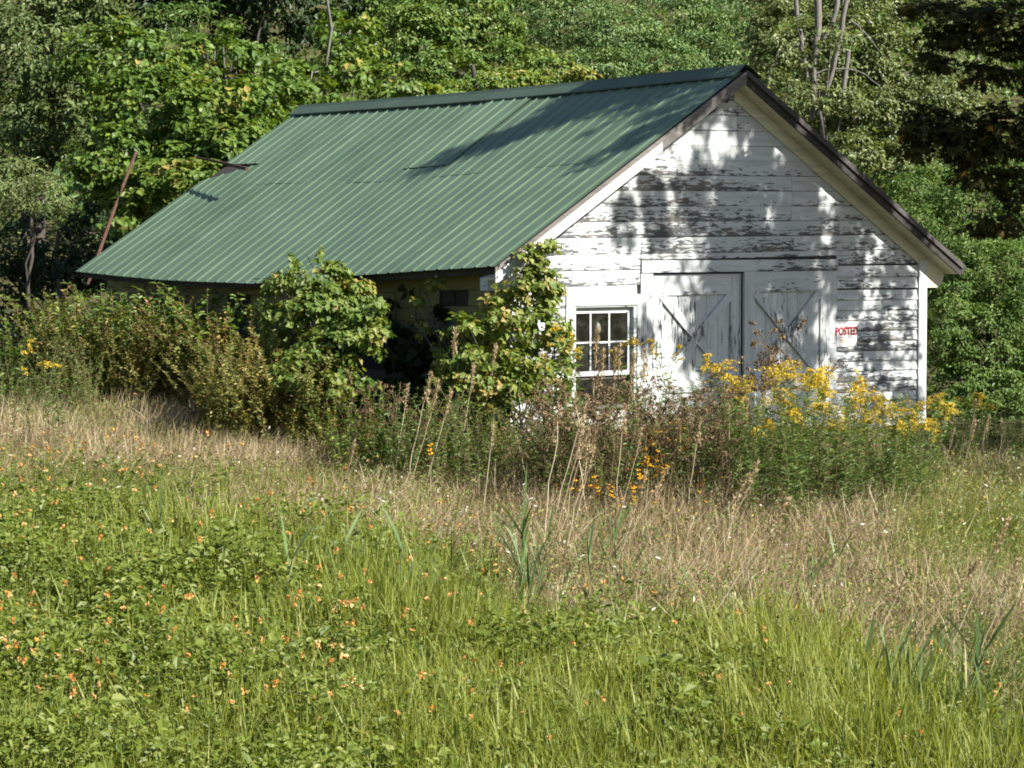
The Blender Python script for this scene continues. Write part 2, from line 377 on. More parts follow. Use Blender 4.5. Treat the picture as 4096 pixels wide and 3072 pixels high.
M['yellow'] = leaf_mat('goldenrod_yellow', [(0.0, G(.28, .2, .015)), (.5, G(.5, .36, .03)), (1, G(.68, .54, .09))], 0.25, 0.6, 0.2, (1.1, 1, .5))
M['susan'] = leaf_mat('orange_yellow_petal', [(0.0, G(.7, .3, .01)), (1, G(.85, .5, .02))], 0.25, 0.6, 0.2, (1.1, 1, .5))
M['susan_eye'] = plain('dark_flower_centre', (0.03, 0.015, 0.01), 0.8)
M['orange'] = leaf_mat('orange_blossom', [(0.0, G(.42, .16, .03)), (.5, G(.5, .29, .09)), (1, G(.6, .48, .24))], 0.3, 0.5, 0.2, (1.2, 1, .5))
M['white_bit'] = leaf_mat('pale_dead_leaf', [(0.0, G(.5, .46, .4)), (1, G(.75, .72, .68))], 0.2, 0.6, 0.2, (1, 1, 1))

# ground
m, nt, out = new_mat('meadow_soil')
tc = nt.nodes.new('ShaderNodeTexCoord')
n1 = noise(nt, tc.outputs['Object'], 0.9, 6, 0.65); n2 = noise(nt, tc.outputs['Object'], 14, 5, 0.7)
v = math_n(nt, 'ADD', math_n(nt, 'MULTIPLY', n1.outputs['Fac'], 0.55), math_n(nt, 'MULTIPLY', n2.outputs['Fac'], 0.45))
r = ramp(nt, [(0.32, G(.025, .03, .012)), (.5, G(.06, .06, .025)), (.68, G(.12, .10, .05))], v)
p = nt.nodes.new('ShaderNodeBsdfPrincipled'); nt.links.new(r.outputs[0], p.inputs['Base Color']); p.inputs['Roughness'].default_value = 0.95
p.inputs['Specular IOR Level'].default_value = 0.05
nt.links.new(p.outputs[0], out.inputs[0]); M['soil'] = m

# ------------------------------------------------------------------ terrain
def axis(dense0, dense1, step, far, grow=1.25):
    a = list(np.arange(dense0, dense1 + 1e-6, step)); s = step
    while a[-1] < far: s *= grow; a.append(a[-1] + s)
    s = step
    while a[0] > -far: s *= grow; a.insert(0, a[0] - s)
    return np.array(a)
xs = axis(-14, 14, 0.5, 420); ys = axis(-40, 24, 0.5, 420)
X, Y = np.meshgrid(xs, ys); Z = gz(X, Y)
mb = MB(); nx = len(xs)
F = np.array([(j * nx + i, j * nx + i + 1, (j + 1) * nx + i + 1, (j + 1) * nx + i) for j in range(len(ys) - 1) for i in range(nx - 1)])
mb.add(np.stack([X.ravel(), Y.ravel(), Z.ravel()], 1), F)
tag(mb.build('ground', M['soil'], smooth=True), kind='structure')

# ------------------------------------------------------------------ barn (local axes: x along the gable, y away along the roof, z up)
BARN = empty('barn', G0, TH)
tag(BARN, 'old white clapboard barn with green metal roof and peeling paint', 'barn')
SL = 2.66 / 4.35
RIDGE_L = np.array([-0.32, 1.12, 3.39, 6.46, 10.72]); RIDGE_Z = np.array([5.035, 5.012, 4.966, 4.936, 4.926])
EAVE_L = np.array([-0.32, 1.37, 3.0, 5.43, 8.13, 10.72]); EAVE_Z = np.array([2.365, 2.285, 2.205, 2.065, 2.09, 2.19])
def zr(l): return np.interp(l, RIDGE_L, RIDGE_Z)
def ze(l, side):
    e = np.interp(l, EAVE_L, EAVE_Z)
    return e if side < 0 else 2.375 + 0 * e
EAVE_U = 4.35
def roofp(side, l, t, h=0.0):
    l = np.asarray(l, float); t = np.asarray(t, float)
    z = zr(l) * (1 - t) + ze(l, side) * t
    return np.stack([side * (EAVE_U * t + 0.52 * h), l + 0 * t, z + 0.853 * h], -1)
def rake_z(u): return 5.035 - SL * abs(u)
TILT = 0.010

# --- roof
ROOF = empty('roof', parent=BARN)
PITCHW = 0.268; PER = 4; L0, L1 = -0.31, 10.72
npan = int(round((L1 - L0) / (PITCHW * PER)))
pw = (L1 - L0) / npan; rp = pw / PER
def sheet(side, la, k, t0, t1, h0, tilt=None):
    ls, hs = [], []
    for i in range(PER):
        c = la + (i + 0.5) * rp
        w = 1.0 if i else 1.7
        for dx, hh in ((-0.030 * w, 0), (-0.010 * w, 0.016), (0.004, 0.016), (0.011, 0)):
            ls.append(c + dx); hs.append(hh)
        if i < PER - 1:
            ls.append(c + rp / 2); hs.append(0.0)
    ls = np.array([la + 0.001] + ls + [la + pw - 0.001]); hs = np.array([0] + hs + [0]) + h0
    nt_ = 5
    rows = []
    for j in range(nt_):
        f = j / (nt_ - 1)
        a = t0 if tilt is None else np.interp(ls, [la, la + pw], [t0, tilt])
        t = a + (t1 - a) * f
        wob = 0.004 * np.sin(ls * 1.7 + side + k) * (f - 0.5)
        rows.append(roofp(side, ls, t + 0 * ls, hs + wob))
    V = np.stack(rows); n = len(ls)
    Vb = V.copy(); Vb[..., 2] -= 0.002
    F = [(j * n + i, j * n + i + 1, (j + 1) * n + i + 1, (j + 1) * n + i) for j in range(nt_ - 1) for i in range(n - 1)]
    mb = MB(); mb.add(V.reshape(-1, 3), F)
    mb.add(Vb.reshape(-1, 3), [f[::-1] for f in F])
    e = (nt_ - 1) * n
    mb.add(np.concatenate([V[-1], Vb[-1]]), [(i, i + 1, n + i + 1, n + i) for i in range(n - 1)])
    return mb
for side in (-1, 1):
    for k in range(npan):
        la = L0 + k * pw
        lap = 0.47 + random.uniform(-.006, .006) + (-.06 if k == 4 else 0)
        if side < 0 and k == npan - 1:
            sheet(side, la, k, 0.02, 0.355, 0.0062).build('roof_panel', M['roof'], ROOF)
            sheet(side, la, k, 0.36, 1.0, 0.006, tilt=0.455).build('roof_panel', M['roof'], ROOF)
        else:
            sheet(side, la, k, 0.02, lap + 0.004, 0.02 if side < 0 and k == 4 else 0.0062).build('roof_panel', M['roof'], ROOF)
            sheet(side, la, k, lap, 1.0, 0.004).build('roof_panel', M['roof'], ROOF)
# ridge cap, in two lengths
for a, b in ((L0 - 0.02, 5.3), (5.28, L1 + 0.02)):
    ls = np.linspace(a, b, 12); mb = MB(); prof = [(-.052, .03), (-.05, .047), (-.012, .06), (0, .075), (.012, .06), (.05, .047), (.052, .03)]
    V = []
    for q, h in prof:
        side = -1 if q <= 0 else 1
        V.append(roofp(side, ls, np.full_like(ls, abs(q)), h))
    V = np.stack(V, 1); n = len(prof)
    mb.add(V.reshape(-1, 3), [(j * n + i, (j + 1) * n + i, (j + 1) * n + i + 1, j * n + i + 1) for j in range(len(ls) - 1) for i in range(n - 1)])
    mb.build('ridge_cap', M['roof_dark'], ROOF)
# underside decking so that no light leaks, set below the sheets
for side in (-1, 1):
    ls = np.linspace(L0 + 0.03, L1 - 0.05, 12); mb = MB()
    top = np.stack([roofp(side, ls, np.full_like(ls, 0.0), -0.02), roofp(side, ls, np.full_like(ls, .5), -0.02), roofp(side, ls, np.full_like(ls, .985), -0.02)], 1)
    bot = top.copy(); bot[..., 2] -= 0.025
    F = [(j * 3 + i, (j + 1) * 3 + i, (j + 1) * 3 + i + 1, j * 3 + i + 1) for j in range(11) for i in range(2)]
    mb.add(top.reshape(-1, 3), F); mb.add(bot.reshape(-1, 3), [f[::-1] for f in F])
    mb.build('decking', M['wood_dark'], ROOF)
# eave boards (left and right)
for side in (-1, 1):
    ls = np.linspace(L0 + 0.05, L1 - 0.1, 11)
    for i in range(0, 10, 2):
        mb = MB()
        a, b = roofp(side, ls[i], 0.975, -0.03), roofp(side, ls[min(i + 2, 10)], 0.975, -0.03)
        d = np.array([0.03 * side, 0, 0]); hgt = np.array([0, 0, 0.13]); b = b - np.array([0, .004, 0])
        hexa(mb, [a - hgt, a - hgt + d, b - hgt + d, b - hgt, a, a + d, b + d, b])
        mb.build('eave_board', M['wood_dark'], ROOF)

# --- rake boards and soffit
RAKE = empty('rake_trim', parent=BARN)
def rakeboard(name, side, u0, u1, ztop, zbot, y0, y1, mat, parent):
    """board following the roof slope between |u| = u0 and u1, offsets below the roof line"""
    P = []
    for dz in (zbot, ztop):
        for (u, y) in ((u0, y0), (u1, y0), (u1, y1), (u0, y1)):
            P.append((side * u, y, rake_z(u) + dz))
    mb = MB(); hexa(mb, P)
    return mb.build(name, mat, parent)
rakeboard('fascia_board', -1, 0.0, 1.52, -0.045, -0.20, -0.315, -0.29, M['wood_grey'], RAKE)
rakeboard('fascia_board', -1, 1.525, 4.34, -0.045, -0.245, -0.315, -0.29, M['paint_sound'], RAKE)
rakeboard('fascia_moulding', -1, 0.0, 4.36, -0.02, -0.085, -0.335, -0.316, M['wood_grey'], RAKE)
rakeboard('fascia_board', 1, 0.002, 2.2, -0.045, -0.215, -0.315, -0.29, M['wood_dark'], RAKE)
rakeboard('fascia_board', 1, 2.205, 4.34, -0.045, -0.215, -0.315, -0.29, M['wood_dark'], RAKE)
rakeboard('fascia_moulding', 1, 0.002, 4.36, -0.02, -0.10, -0.345, -0.316, M['trim_dark'], RAKE)
for side in (-1, 1):
    rakeboard('soffit_board', side, 0.01, 4.30, -0.19, -0.21, -0.288, -0.16, M['soffit'], RAKE)
    rakeboard('soffit_board', side, 0.01, 4.30, -0.19, -0.212, -0.157, -0.024, M['soffit'], RAKE)
rakeboard('frieze_board', -1, 0.02, 4.0, -0.215, -0.33, -0.04, -0.0215, M['paint_sound'], RAKE)
rakeboard('frieze_board', 1, 0.02, 3.88, -0.215, -0.40, -0.045, -0.0215, M['soffit'], RAKE)
# boxed eave return at the right corner
mb = MB(); prism(mb, [(3.885, 2.45), (4.26, 2.24), (4.24, 2.12), (4.18, 2.03), (4.10, 2.0), (3.885, 2.0)], -0.05, 0.12, lambda p, h: (p[0], h, p[1]))
mb.build('eave_return', M['soffit'], RAKE)
mb = MB(); prism(mb, [(4.27, 2.23), (4.36, 2.18), (4.50, 2.285), (4.40, 2.35), (4.27, 2.415)], -0.29, 10.4, lambda p, h: (p[0], h, p[1]))
mb.build('eave_box', M['wood_dark'], RAKE)
mb = MB(); prism(mb, [(-3.885, 2.42), (-4.26, 2.21), (-4.26, 2.05), (-3.885, 2.05)], -0.05, 0.12, lambda p, h: (p[0], h, p[1]))
mb.build('eave_return', M['paint'], RAKE)

# --- gable wall
WALL = empty('gable_wall', parent=BARN)
WIN = (-2.81, -1.727, 0.50, 1.83)
mb = MB()
f = lambda p, h: (p[0], h, p[1])
prism(mb, [(-3.86, -0.1), (WIN[0] - .01, -0.1), (WIN[0] - .01, 2.0), (-3.86, 2.0)], 0.001, 0.03, f)
prism(mb, [(WIN[0] - .01, -0.1), (WIN[1] + .01, -0.1), (WIN[1] + .01, WIN[2]), (WIN[0] - .01, WIN[2])], 0.001, 0.03, f)
prism(mb, [(WIN[0] - .01, WIN[3]), (WIN[1] + .01, WIN[3]), (WIN[1] + .01, 2.0), (WIN[0] - .01, 2.0)], 0.001, 0.03, f)
prism(mb, [(WIN[1] + .01, -0.1), (-1.45, -0.1), (-1.45, 2.0), (WIN[1] + .01, 2.0)], 0.001, 0.03, f)
prism(mb, [(-1.45, -0.1), (0.24, -0.1), (0.24, 2.0), (-1.45, 2.0)], 0.13, 0.16, f)
prism(mb, [(0.24, -0.1), (3.86, -0.1), (3.86, 2.0), (0.24, 2.0)], 0.001, 0.03, f)
prism(mb, [(-1.45, 2.26), (0.24, 2.26), (0.24, 2.0), (-1.45, 2.0)], 0.13, 0.16, f)
prism(mb, [(-3.86, 2.0), (-1.45, 2.0), (-1.45, 2.26), (-3.86, 2.26)], 0.001, 0.03, f)
prism(mb, [(0.24, 2.0), (3.86, 2.0), (3.86, 2.26), (0.24, 2.26)], 0.001, 0.03, f)
prism(mb, [(-3.86, 2.26), (3.86, 2.26), (3.86, 2.4), (0, 4.8), (-3.86, 2.4)], 0.001, 0.03, f)
mb.build('sheathing', M['wood_dark'], WALL)

def clap(u0, u1, z0, z1, mat, tilt=TILT, proud0=0.022, proud1=0.016, gap=0.007, slope_ends=True, slip=0.0):
    """one horizontal board; its ends follow the roof slope where they run into it"""
    def lim(u, z):
        m = (5.035 - 0.30 - z) / SL
        return max(-m, min(m, u)) if slope_ends else u
    zz = lambda u, z: z + tilt * u + slip
    b0, b1 = z0 + gap, z1
    ul0, ul1, ur0, ur1 = lim(u0, b0), lim(u0, b1), lim(u1, b0), lim(u1, b1)
    if ur0 - ul0 < 0.05: return
    if ur1 - ul1 < 0.03: ur1 = ul1 + 0.03
    P = [(ul0, -proud0, zz(ul0, b0)), (ur0, -proud0, zz(ur0, b0)), (ur0, 0, zz(ur0, b0)), (ul0, 0, zz(ul0, b0)),
         (ul1, -proud1, zz(ul1, b1)), (ur1, -proud1, zz(ur1, b1)), (ur1, 0, zz(ur1, b1)), (ul1, 0, zz(ul1, b1))]
    mb = MB(); hexa(mb, P); mb.build('clapboard', mat, WALL)
def row(u0, u1, z0, z1, cuts, mats, **kw):
    e = [u0] + sorted(c for c in cuts if u0 + .1 < c < u1 - .1) + [u1]
    for i in range(len(e) - 1):
        clap(e[i] + (0.003 if i else 0), e[i + 1] - 0.003, z0, z1, M[mats[i % len(mats)]], slip=random.uniform(-.004, .004), **kw)
cutset = [[0.1], [-0.62, 0.12], [0.1], [-1.1, 0.12], [-0.62, 1.4], [-0.62], [-1.7, 1.15], [-0.62, 1.17], [-2.2, 1.15], [0.4, 2.1], [-1.65, 1.2], [-1.69, 2.04]]
zlines = [2.32, 2.527] + [2.748 + .2076 * k for k in range(0, 12)]
for i in range(len(zlines) - 1):
    z0, z1 = zlines[i], zlines[i + 1]
    worn = ['paint', 'paint'] if i not in (2, 3, 5, 6) else ['paint_worn', 'paint_worn', 'paint']
    if i < 2: worn = ['paint_worn', 'paint_worn', 'paint']
    if i == 0:
        row(-3.88, -1.66, z0, z1, [], ['paint_worn'])
        row(-1.655, 2.045, 2.447, z1, [0.6], ['paint_worn', 'paint'])
        row(2.05, 3.72, z0, z1, [], ['paint'])
    else:
        row(-3.88, 3.72 if z0 < 2.6 else 3.88, z0, z1, cutset[(11 - i) % 12], worn)
row(-3.88, -1.66, 2.115, 2.32, [], ['paint_worn'])
row(-3.88, -2.96, 1.98, 2.115, [], ['paint_sound']); 
row(-2.955, -1.72, 1.985, 2.115, [-2.05], ['paint_sound'])
z = 1.98
while z > 0.1:
    row(-3.88, -2.96, z - .147, z, [], ['paint']); z -= .147
row(-2.945, -1.74, 0.2, 0.47, [], ['paint_worn']); row(-2.945, -1.74, -0.05, 0.2, [], ['paint_worn'])
# right lower clapboards
z = 2.33; i = 0
while z > -0.05:
    h = 0.165 if i < 2 else 0.147
    row(2.05, 3.72, z - h, z, [[], [2.6], [], [], [3.1], [], [2.9]][i % 7], [['paint'], ['paint_worn'], ['paint']][i % 3], tilt=-0.008 if i > 1 else 0.0, proud0=0.034, proud1=0.012, gap=0.004, slope_ends=False)
    z -= h; i += 1
def plank(name, u0, u1, z0, z1, y0, y1, mat, parent, sk=0.0):
    mb = MB(); hexa(mb, [(u0, y0, z0), (u1, y0, z0), (u1, y1, z0), (u0, y1, z0), (u0 + sk, y0, z1), (u1 + sk, y0, z1), (u1 + sk, y1, z1), (u0 + sk, y1, z1)])
    return mb.build(name, mat, parent)
plank('corner_board', 3.725, 3.89, -0.1, 2.40, -0.055, 0.0, M['paint_sound'], WALL)
plank('corner_board', -3.90, -3.76, -0.1, 2.40, -0.055, -0.036, M['paint_sound'], WALL)
# header over the doors, jamb boards
plank('header_board', -1.65, 0.45, 2.262, 2.425, -0.05, 0.0, M['paint'], WALL)
plank('header_board', 0.454, 2.045, 2.267, 2.425, -0.05, 0.0, M['paint'], WALL)
plank('jamb_board', -1.715, -1.57, -0.1, 1.975, -0.03, 0.0, M['paint_vert'], WALL)
plank('jamb_board', -1.655, -1.44, 1.98, 2.258, -0.032, 0.0, M['paint_sound'], WALL)
plank('jamb_board', -1.565, -1.44, -0.1, 1.975, -0.03, 0.0, M['paint_vert'], WALL)
plank('jamb_board', 1.895, 2.04, -0.1, 2.262, -0.036, 0.0, M['paint_sound'], WALL)

# --- doors
def door(u0, u1, zt, yb, label):
    D = empty('door', parent=BARN); D['label'] = label
    n = 8; w = (u1 - u0) / n
    for k in range(n):
        plank('plank', u0 + k * w + .003, u0 + (k + 1) * w - .003, 0.04, zt, yb - 0.02 - random.uniform(0, .004), yb, M['paint_vert'], D)
    yf = yb - 0.026; st = 0.19
    plank('stile', u0, u0 + st, 0.04, zt - .002, yf - 0.022, yf, M['paint_vert'], D)
    plank('stile', u1 - st, u1, 0.04, zt - .002, yf - 0.022, yf, M['paint_vert'], D)
    plank('rail', u0 + st + .002, u1 - st - .002, zt - 0.285, zt - .004, yf - 0.022, yf, M['paint'], D)
    plank('rail', u0 + st + .002, u1 - st - .002, 0.62, 0.78, yf - 0.022, yf, M['paint'], D)
    plank('rail', u0 + st + .002, u1 - st - .002, 0.06, 0.30, yf - 0.022, yf, M['paint_sound'], D)
    a, b, c, d = u0 + st + .01, u1 - st - .01, 0.79, zt - 0.295
    for s, dy in ((1, 0.0), (-1, 0.004)):
        p, q = ((a, d), (b, c)) if s > 0 else ((b, d), (a, c))
        v = np.array([q[0] - p[0], q[1] - p[1]]); v /= np.hypot(*v); nrm = np.array([-v[1], v[0]]) * 0.062
        y1_, y0_ = yf - 0.002 + 0.0, yf - 0.03 - dy
        P4 = [np.array(p) - nrm, np.array(p) + nrm, np.array(q) + nrm, np.array(q) - nrm]
        mb = MB(); prism(mb, [tuple(t) for t in P4], y0_, y1_, lambda t, h: (t[0], h, t[1])); mb.build('brace', M['paint_vert'], D)
    return D
door(-1.436, 0.212, 2.235, 0.055, 'left door set back behind the right door')
door(0.222, 1.888, 2.262, -0.01, 'right door standing proud of the left door')

# --- window
WN = empty('window', parent=BARN)
u0, u1, zb, zt = WIN
plank('casing', u0 - .14, u0, 0.47, 1.83, -0.034, -0.0, M['paint_sound'], WN)
plank('casing', u0 - .14, u1 + .01, 1.834, 1.98, -0.038, -0.0, M['paint_sound'], WN)
plank('jamb', u0, u0 + .03, zb, zt, -0.02, 0.10, M['paint_sound'], WN)
plank('jamb', u1 - .045, u1, zb, zt, -0.02, 0.10, M['paint'], WN)
plank('head_jamb', u0 + .03, u1 - .045, zt - .02, zt, -0.02, 0.10, M['paint'], WN)
plank('sill', u0 - .02, u1 + .01, 0.46, 0.5, -0.06, 0.10, M['wood_grey'], WN)
SU0, SU1 = u0 + .033, u1 - .048
SA = empty('sash', parent=WN)
def sp(name, a, b, c, d, mat='paint_sound', y0=0.045, y1=0.08): return plank(name, a, b, c, d, y0, y1, M[mat], WN)
SA.name = 'sash'
bpy.data.objects.remove(SA)
sp('sash_rail', SU0, SU1, 1.728, 1.805); sp('sash_rail', SU0, SU1, 0.895, 0.955)
sp('sash_stile', SU0, SU0 + .03, .957, 1.726); sp('sash_stile', SU1 - .05, SU1, .957, 1.726)
gx = [SU0 + .03, -2.469, -2.144, SU1 - .05]
for c in gx[1:3]: sp('muntin', c - .012, c + .012, .957, 1.726, 'paint', 0.05, 0.075)
for i in range(3):
    a, b = gx[i] + (.013 if i else .001), gx[i + 1] - (.013 if i < 2 else .001)
    sp('muntin', a, b, 1.325, 1.349, 'paint', 0.05, 0.075)
    for z0_, z1_ in ((.958, 1.323), (1.351, 1.725)):
        plank('pane', a, b, z0_, z1_, 0.062, 0.066, M['glass'], WN)
# lower sash behind, dark
sp('lower_sash', SU0, SU1, 0.85, 0.885, 'wood_grey', 0.085, 0.1); 
for a, b in ((SU0, -2.46), (-2.45, -2.15), (-2.14, SU1)): plank('pane', a, b, 0.51, 0.845, 0.09, 0.094, M['glass'], WN)
# dim inside: floor, partition
mb = MB(); box(mb, (-3.7, 0.2, -0.06), (3.7, 10.3, -0.02)); mb.build('floor_boards', M['wood_dark'], BARN)

# --- left wall
LW = empty('left_wall', parent=BARN)
def sideboard(l0, l1, z0, z1, mat, out=0.02, name='board'):
    zc = lambda l, z: z + (np.interp(l, EAVE_L, EAVE_Z) - 2.365) * min(1, max(0, z / 2.3)) * 0.75
    P = [(-3.88 - out, l0, zc(l0, z0)), (-3.86, l0, zc(l0, z0)), (-3.86, l1, zc(l1, z0)), (-3.88 - out, l1, zc(l1, z0)),
         (-3.88 - out * .6, l0, zc(l0, z1)), (-3.86, l0, zc(l0, z1)), (-3.86, l1, zc(l1, z1)), (-3.88 - out * .6, l1, zc(l1, z1))]
    mb = MB(); hexa(mb, P); return mb.build(name, mat, LW)
wins = [(0.85, 1.5, 1.86, 2.08), (6.2, 6.85, 1.78, 2.02)]
def side_row(z0, z1, mat):
    segs = [0.0, 1.7, 3.5, 5.3, 7.2, 8.9, 10.5]
    for i in range(6):
        a, b = segs[i], segs[i + 1]
        parts = [(a, b)]
        for w in wins:
            if z0 < w[3] - .02 and z1 > w[2] + .02:
                new = []
                for (p, q) in parts:
                    if w[0] >= q or w[1] <= p: new.append((p, q)); continue
                    if w[0] > p + .03: new.append((p, w[0]))
                    if w[1] < q - .03: new.append((w[1], q))
                parts = new
        for p, q in parts: sideboard(p + .002, q - .002, z0 + .006, z1, M[mat], 0.02 + random.uniform(0, .004))
for z0, z1, mt in ((2.08, 2.31, 'wood_shaded'), (1.86, 2.08, 'wood_shaded'), (1.68, 1.86, 'wood_shaded'), (1.44, 1.68, 'wood_grey'), (1.2, 1.44, 'wood_dark'), (0.96, 1.2, 'wood_dark'), (0.72, .96, 'wood_grey'), (0.48, .72, 'wood_dark'), (0.24, .48, 'wood_grey'), (-.05, .24, 'wood_dark')):
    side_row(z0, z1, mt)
mb = MB(); box(mb, (-3.859, 0.0, -0.1), (-3.83, 10.5, 2.2)); mb.build('backing', M['wood_dark'], LW)
for w in wins:
    W2 = empty('side_window', parent=BARN)
    mid = (w[0] + w[1]) / 2; off = float(np.interp(mid, EAVE_L, EAVE_Z) - 2.365) * .7
    for a, b, c, d in ((w[0], w[1], w[2], w[2] + .025), (w[0], w[1], w[3] - .025, w[3]), (w[0], w[0] + .03, w[2] + .026, w[3] - .026), (w[1] - .03, w[1], w[2] + .026, w[3] - .026), (mid - .012, mid + .012, w[2] + .026, w[3] - .026)):
        mb = MB(); box(mb, (-3.893, a, c + off), (-3.862, b, d + off)); mb.build('window_bar', M['wood_dark'], W2)
    for a, b in ((w[0] + .031, mid - .013), (mid + .013, w[1] - .031)):
        mb = MB(); box(mb, (-3.877, a, w[2] + .027 + off), (-3.872, b, w[3] - .027 + off)); mb.build('pane', M['dark_iron'], W2)
# back gable and right wall (closed, seldom seen)
mb = MB(); prism(mb, [(-3.86, -.1), (3.86, -.1), (3.86, 2.2), (0, 4.6), (-3.86, 2.0)], 10.42, 10.5, f); mb.build('back_wall', M['paint_worn'], BARN)
mb = MB(); box(mb, (3.83, 0.04, -0.1), (3.88, 10.4, 2.3)); mb.build('right_wall', M['paint'], BARN)
# lamp bracket under the peak
LB = empty('lamp_bracket', parent=BARN)
mb = MB(); tube(mb, [(-0.42, -0.02, 4.50), (-0.42, -0.05, 4.50), (-0.42, -0.10, 4.485)], [.085, .08, .055], 10); mb.build('lamp_base', M['dark_iron'], LB)
mb = MB(); tube(mb, bend((-0.36, -0.06, 4.5), (-0.24, -0.15, 4.62), .03), .028, 8); mb.build('lamp_arm', M['dark_iron'], LB)
mb = MB(); tube(mb, [(-0.25, -0.14, 4.58), (-0.24, -0.15, 4.66)], [.05, .06], 8); mb.build('lamp_socket', M['dark_iron'], LB)

# pale thing behind the window pane
mb = MB(); tube(mb, [(0, 0, -.085), (0, 0, -.06), (0, 0, -.02), (0, 0, .03), (0, 0, .06), (0, 0, .075)], [.012, .03, .042, .035, .02, .004], 10)
o = mb.build('hanging_oval', M['oval'], smooth=True); o.location = tuple(barn(-2.27, 0.14, 1.53)); o.rotation_euler = (0, 0, TH)
tag(o, 'pale rounded object seen through the upper middle window pane', 'light bulb')

# posted sign
SG = empty('posted_sign', barn(2.24, -0.037, 1.325), TH); tag(SG, 'square white POSTED notice with red letters nailed beside the right barn door', 'sign')
mb = MB(); box(mb, (-.212, -.006, -.154), (.212, 0, .154)); mb.build('sign_board', M['sign_white'], SG)
for a, b, c, d in ((-.207, .207, .136, .140), (-.207, .207, -.144, -.140), (-.207, -.202, -.1395, .1355), (.202, .207, -.1395, .1355)):
    mb = MB(); box(mb, (a, -.0085, c), (b, -.0062, d)); mb.build('border_line', M['black_print'], SG)
def text(body, size, loc, mat, parent, sx=1.0, bold=0.0):
    cu = bpy.data.curves.new('lettering', 'FONT'); cu.body = body; cu.size = size; cu.align_x = 'CENTER'; cu.align_y = 'CENTER'; cu.extrude = 0.001; cu.offset = bold
    to = bpy.data.objects.new('lettering', cu); to.data.materials.append(mat); COL.objects.link(to); bpy.context.view_layer.update()
    me = bpy.data.meshes.new_from_object(to.evaluated_get(bpy.context.evaluated_depsgraph_get())); bpy.data.objects.remove(to)
    to = link(bpy.data.objects.new('lettering', me), parent)
    to.location = loc; to.rotation_euler = (math.pi / 2, 0, 0); to.scale = (sx, 1, 1); return to
text('POSTED', .155, (-.005, -.0095, .062), M['red_print'], SG, .80, .0055)
for (z_, a, b, mt) in ((-.02, -.14, -.01, 'black_print'), (-.02, .005, .14, 'black_print'), (-.055, -.14, .02, 'brown_print'), (-.05, .05, .15, 'black_print'), (-.075, -.13, .02, 'brown_print'), (-.075, .03, .15, 'black_print'), (-.095, -.10, .14, 'brown_print')):
    mb = MB()
    x = a
    while x < b - .012:
        w = random.uniform(.012, .03); box(mb, (x, -.0085, z_ - .005), (min(b, x + w), -.0062, z_ + .006)); x += w + .006
    mb.build('small_print', M[mt], SG)

# leaning rusty pole and dead branch by the back of the roof
mb = MB(); tube(mb, bend(at(88, 285, 44.2), at(136, 152, 45.0), .05, 8), np.linspace(.034, .027, 8), 7)
tag(mb.build('leaning_pole', M['rust']), 'long rusty pole leaning behind the far low corner of the roof', 'pole')
mb = MB(); tube(mb, bend(at(196, 157.5, 43.6), at(247, 169, 41.6), .01, 7), np.linspace(.018, .032, 7), 6)
tag(mb.build('fallen_branch', M['rust']), 'thin bare stick lying across the broken notch in the roof edge', 'branch')

# ================================================================== vegetation
def blob_leaves(mb, c, r, n, L, W, kind, mi=0, up=0.7, sub=None, tshift=0.0, hollow=0.35, rng=RNG, sd=0.18):
    """foliage of one limb: leaf clusters over an ellipsoid, each cluster facing outwards and up"""
    c = np.asarray(c, float); r = np.broadcast_to(np.asarray(r, float), 3)
    k = sub or max(4, n // 45)
    cc, cv = ball(k, rng, hollow)
    per = rng.integers(int(n / k * .5), int(n / k * 1.5) + 1, k)
    idx = np.repeat(np.arange(k), per); m = len(idx)
    cr = (1.15 / k ** (1 / 3)) * (0.6 + 0.7 * rng.random(k))
    q, _ = ball(m, rng, 0.0)
    q[:, 2] *= 0.65
    P = c + (cc[idx] + q * cr[idx][:, None]) * r
    N = cv[idx] * .55 + q * .35 + np.array([.12, -.1, up]) + rng.normal(0, .38, (m, 3))
    D = q * .6 + np.array([0, 0, -.55]) + rng.normal(0, .6, (m, 3))
    ct = rng.normal(0, .13, k)
    t = np.clip(0.45 + tshift + ct[idx] + rng.normal(0, sd, m), 0, 1)
    s = 0.5 + .9 * rng.random(m) ** 1.3
    leaves(mb, P, N, L * s, W * s, kind, mi, t, D, rng)

def limb_tube(mb, p, q, r0, r1, sag=0.2, rng=RNG, mi=0, n=7, wob=.04):
    tube(mb, bend(p, q, sag, n, (0, 0, 1), wob, rng), np.linspace(r0, r1, n), 6, mi)

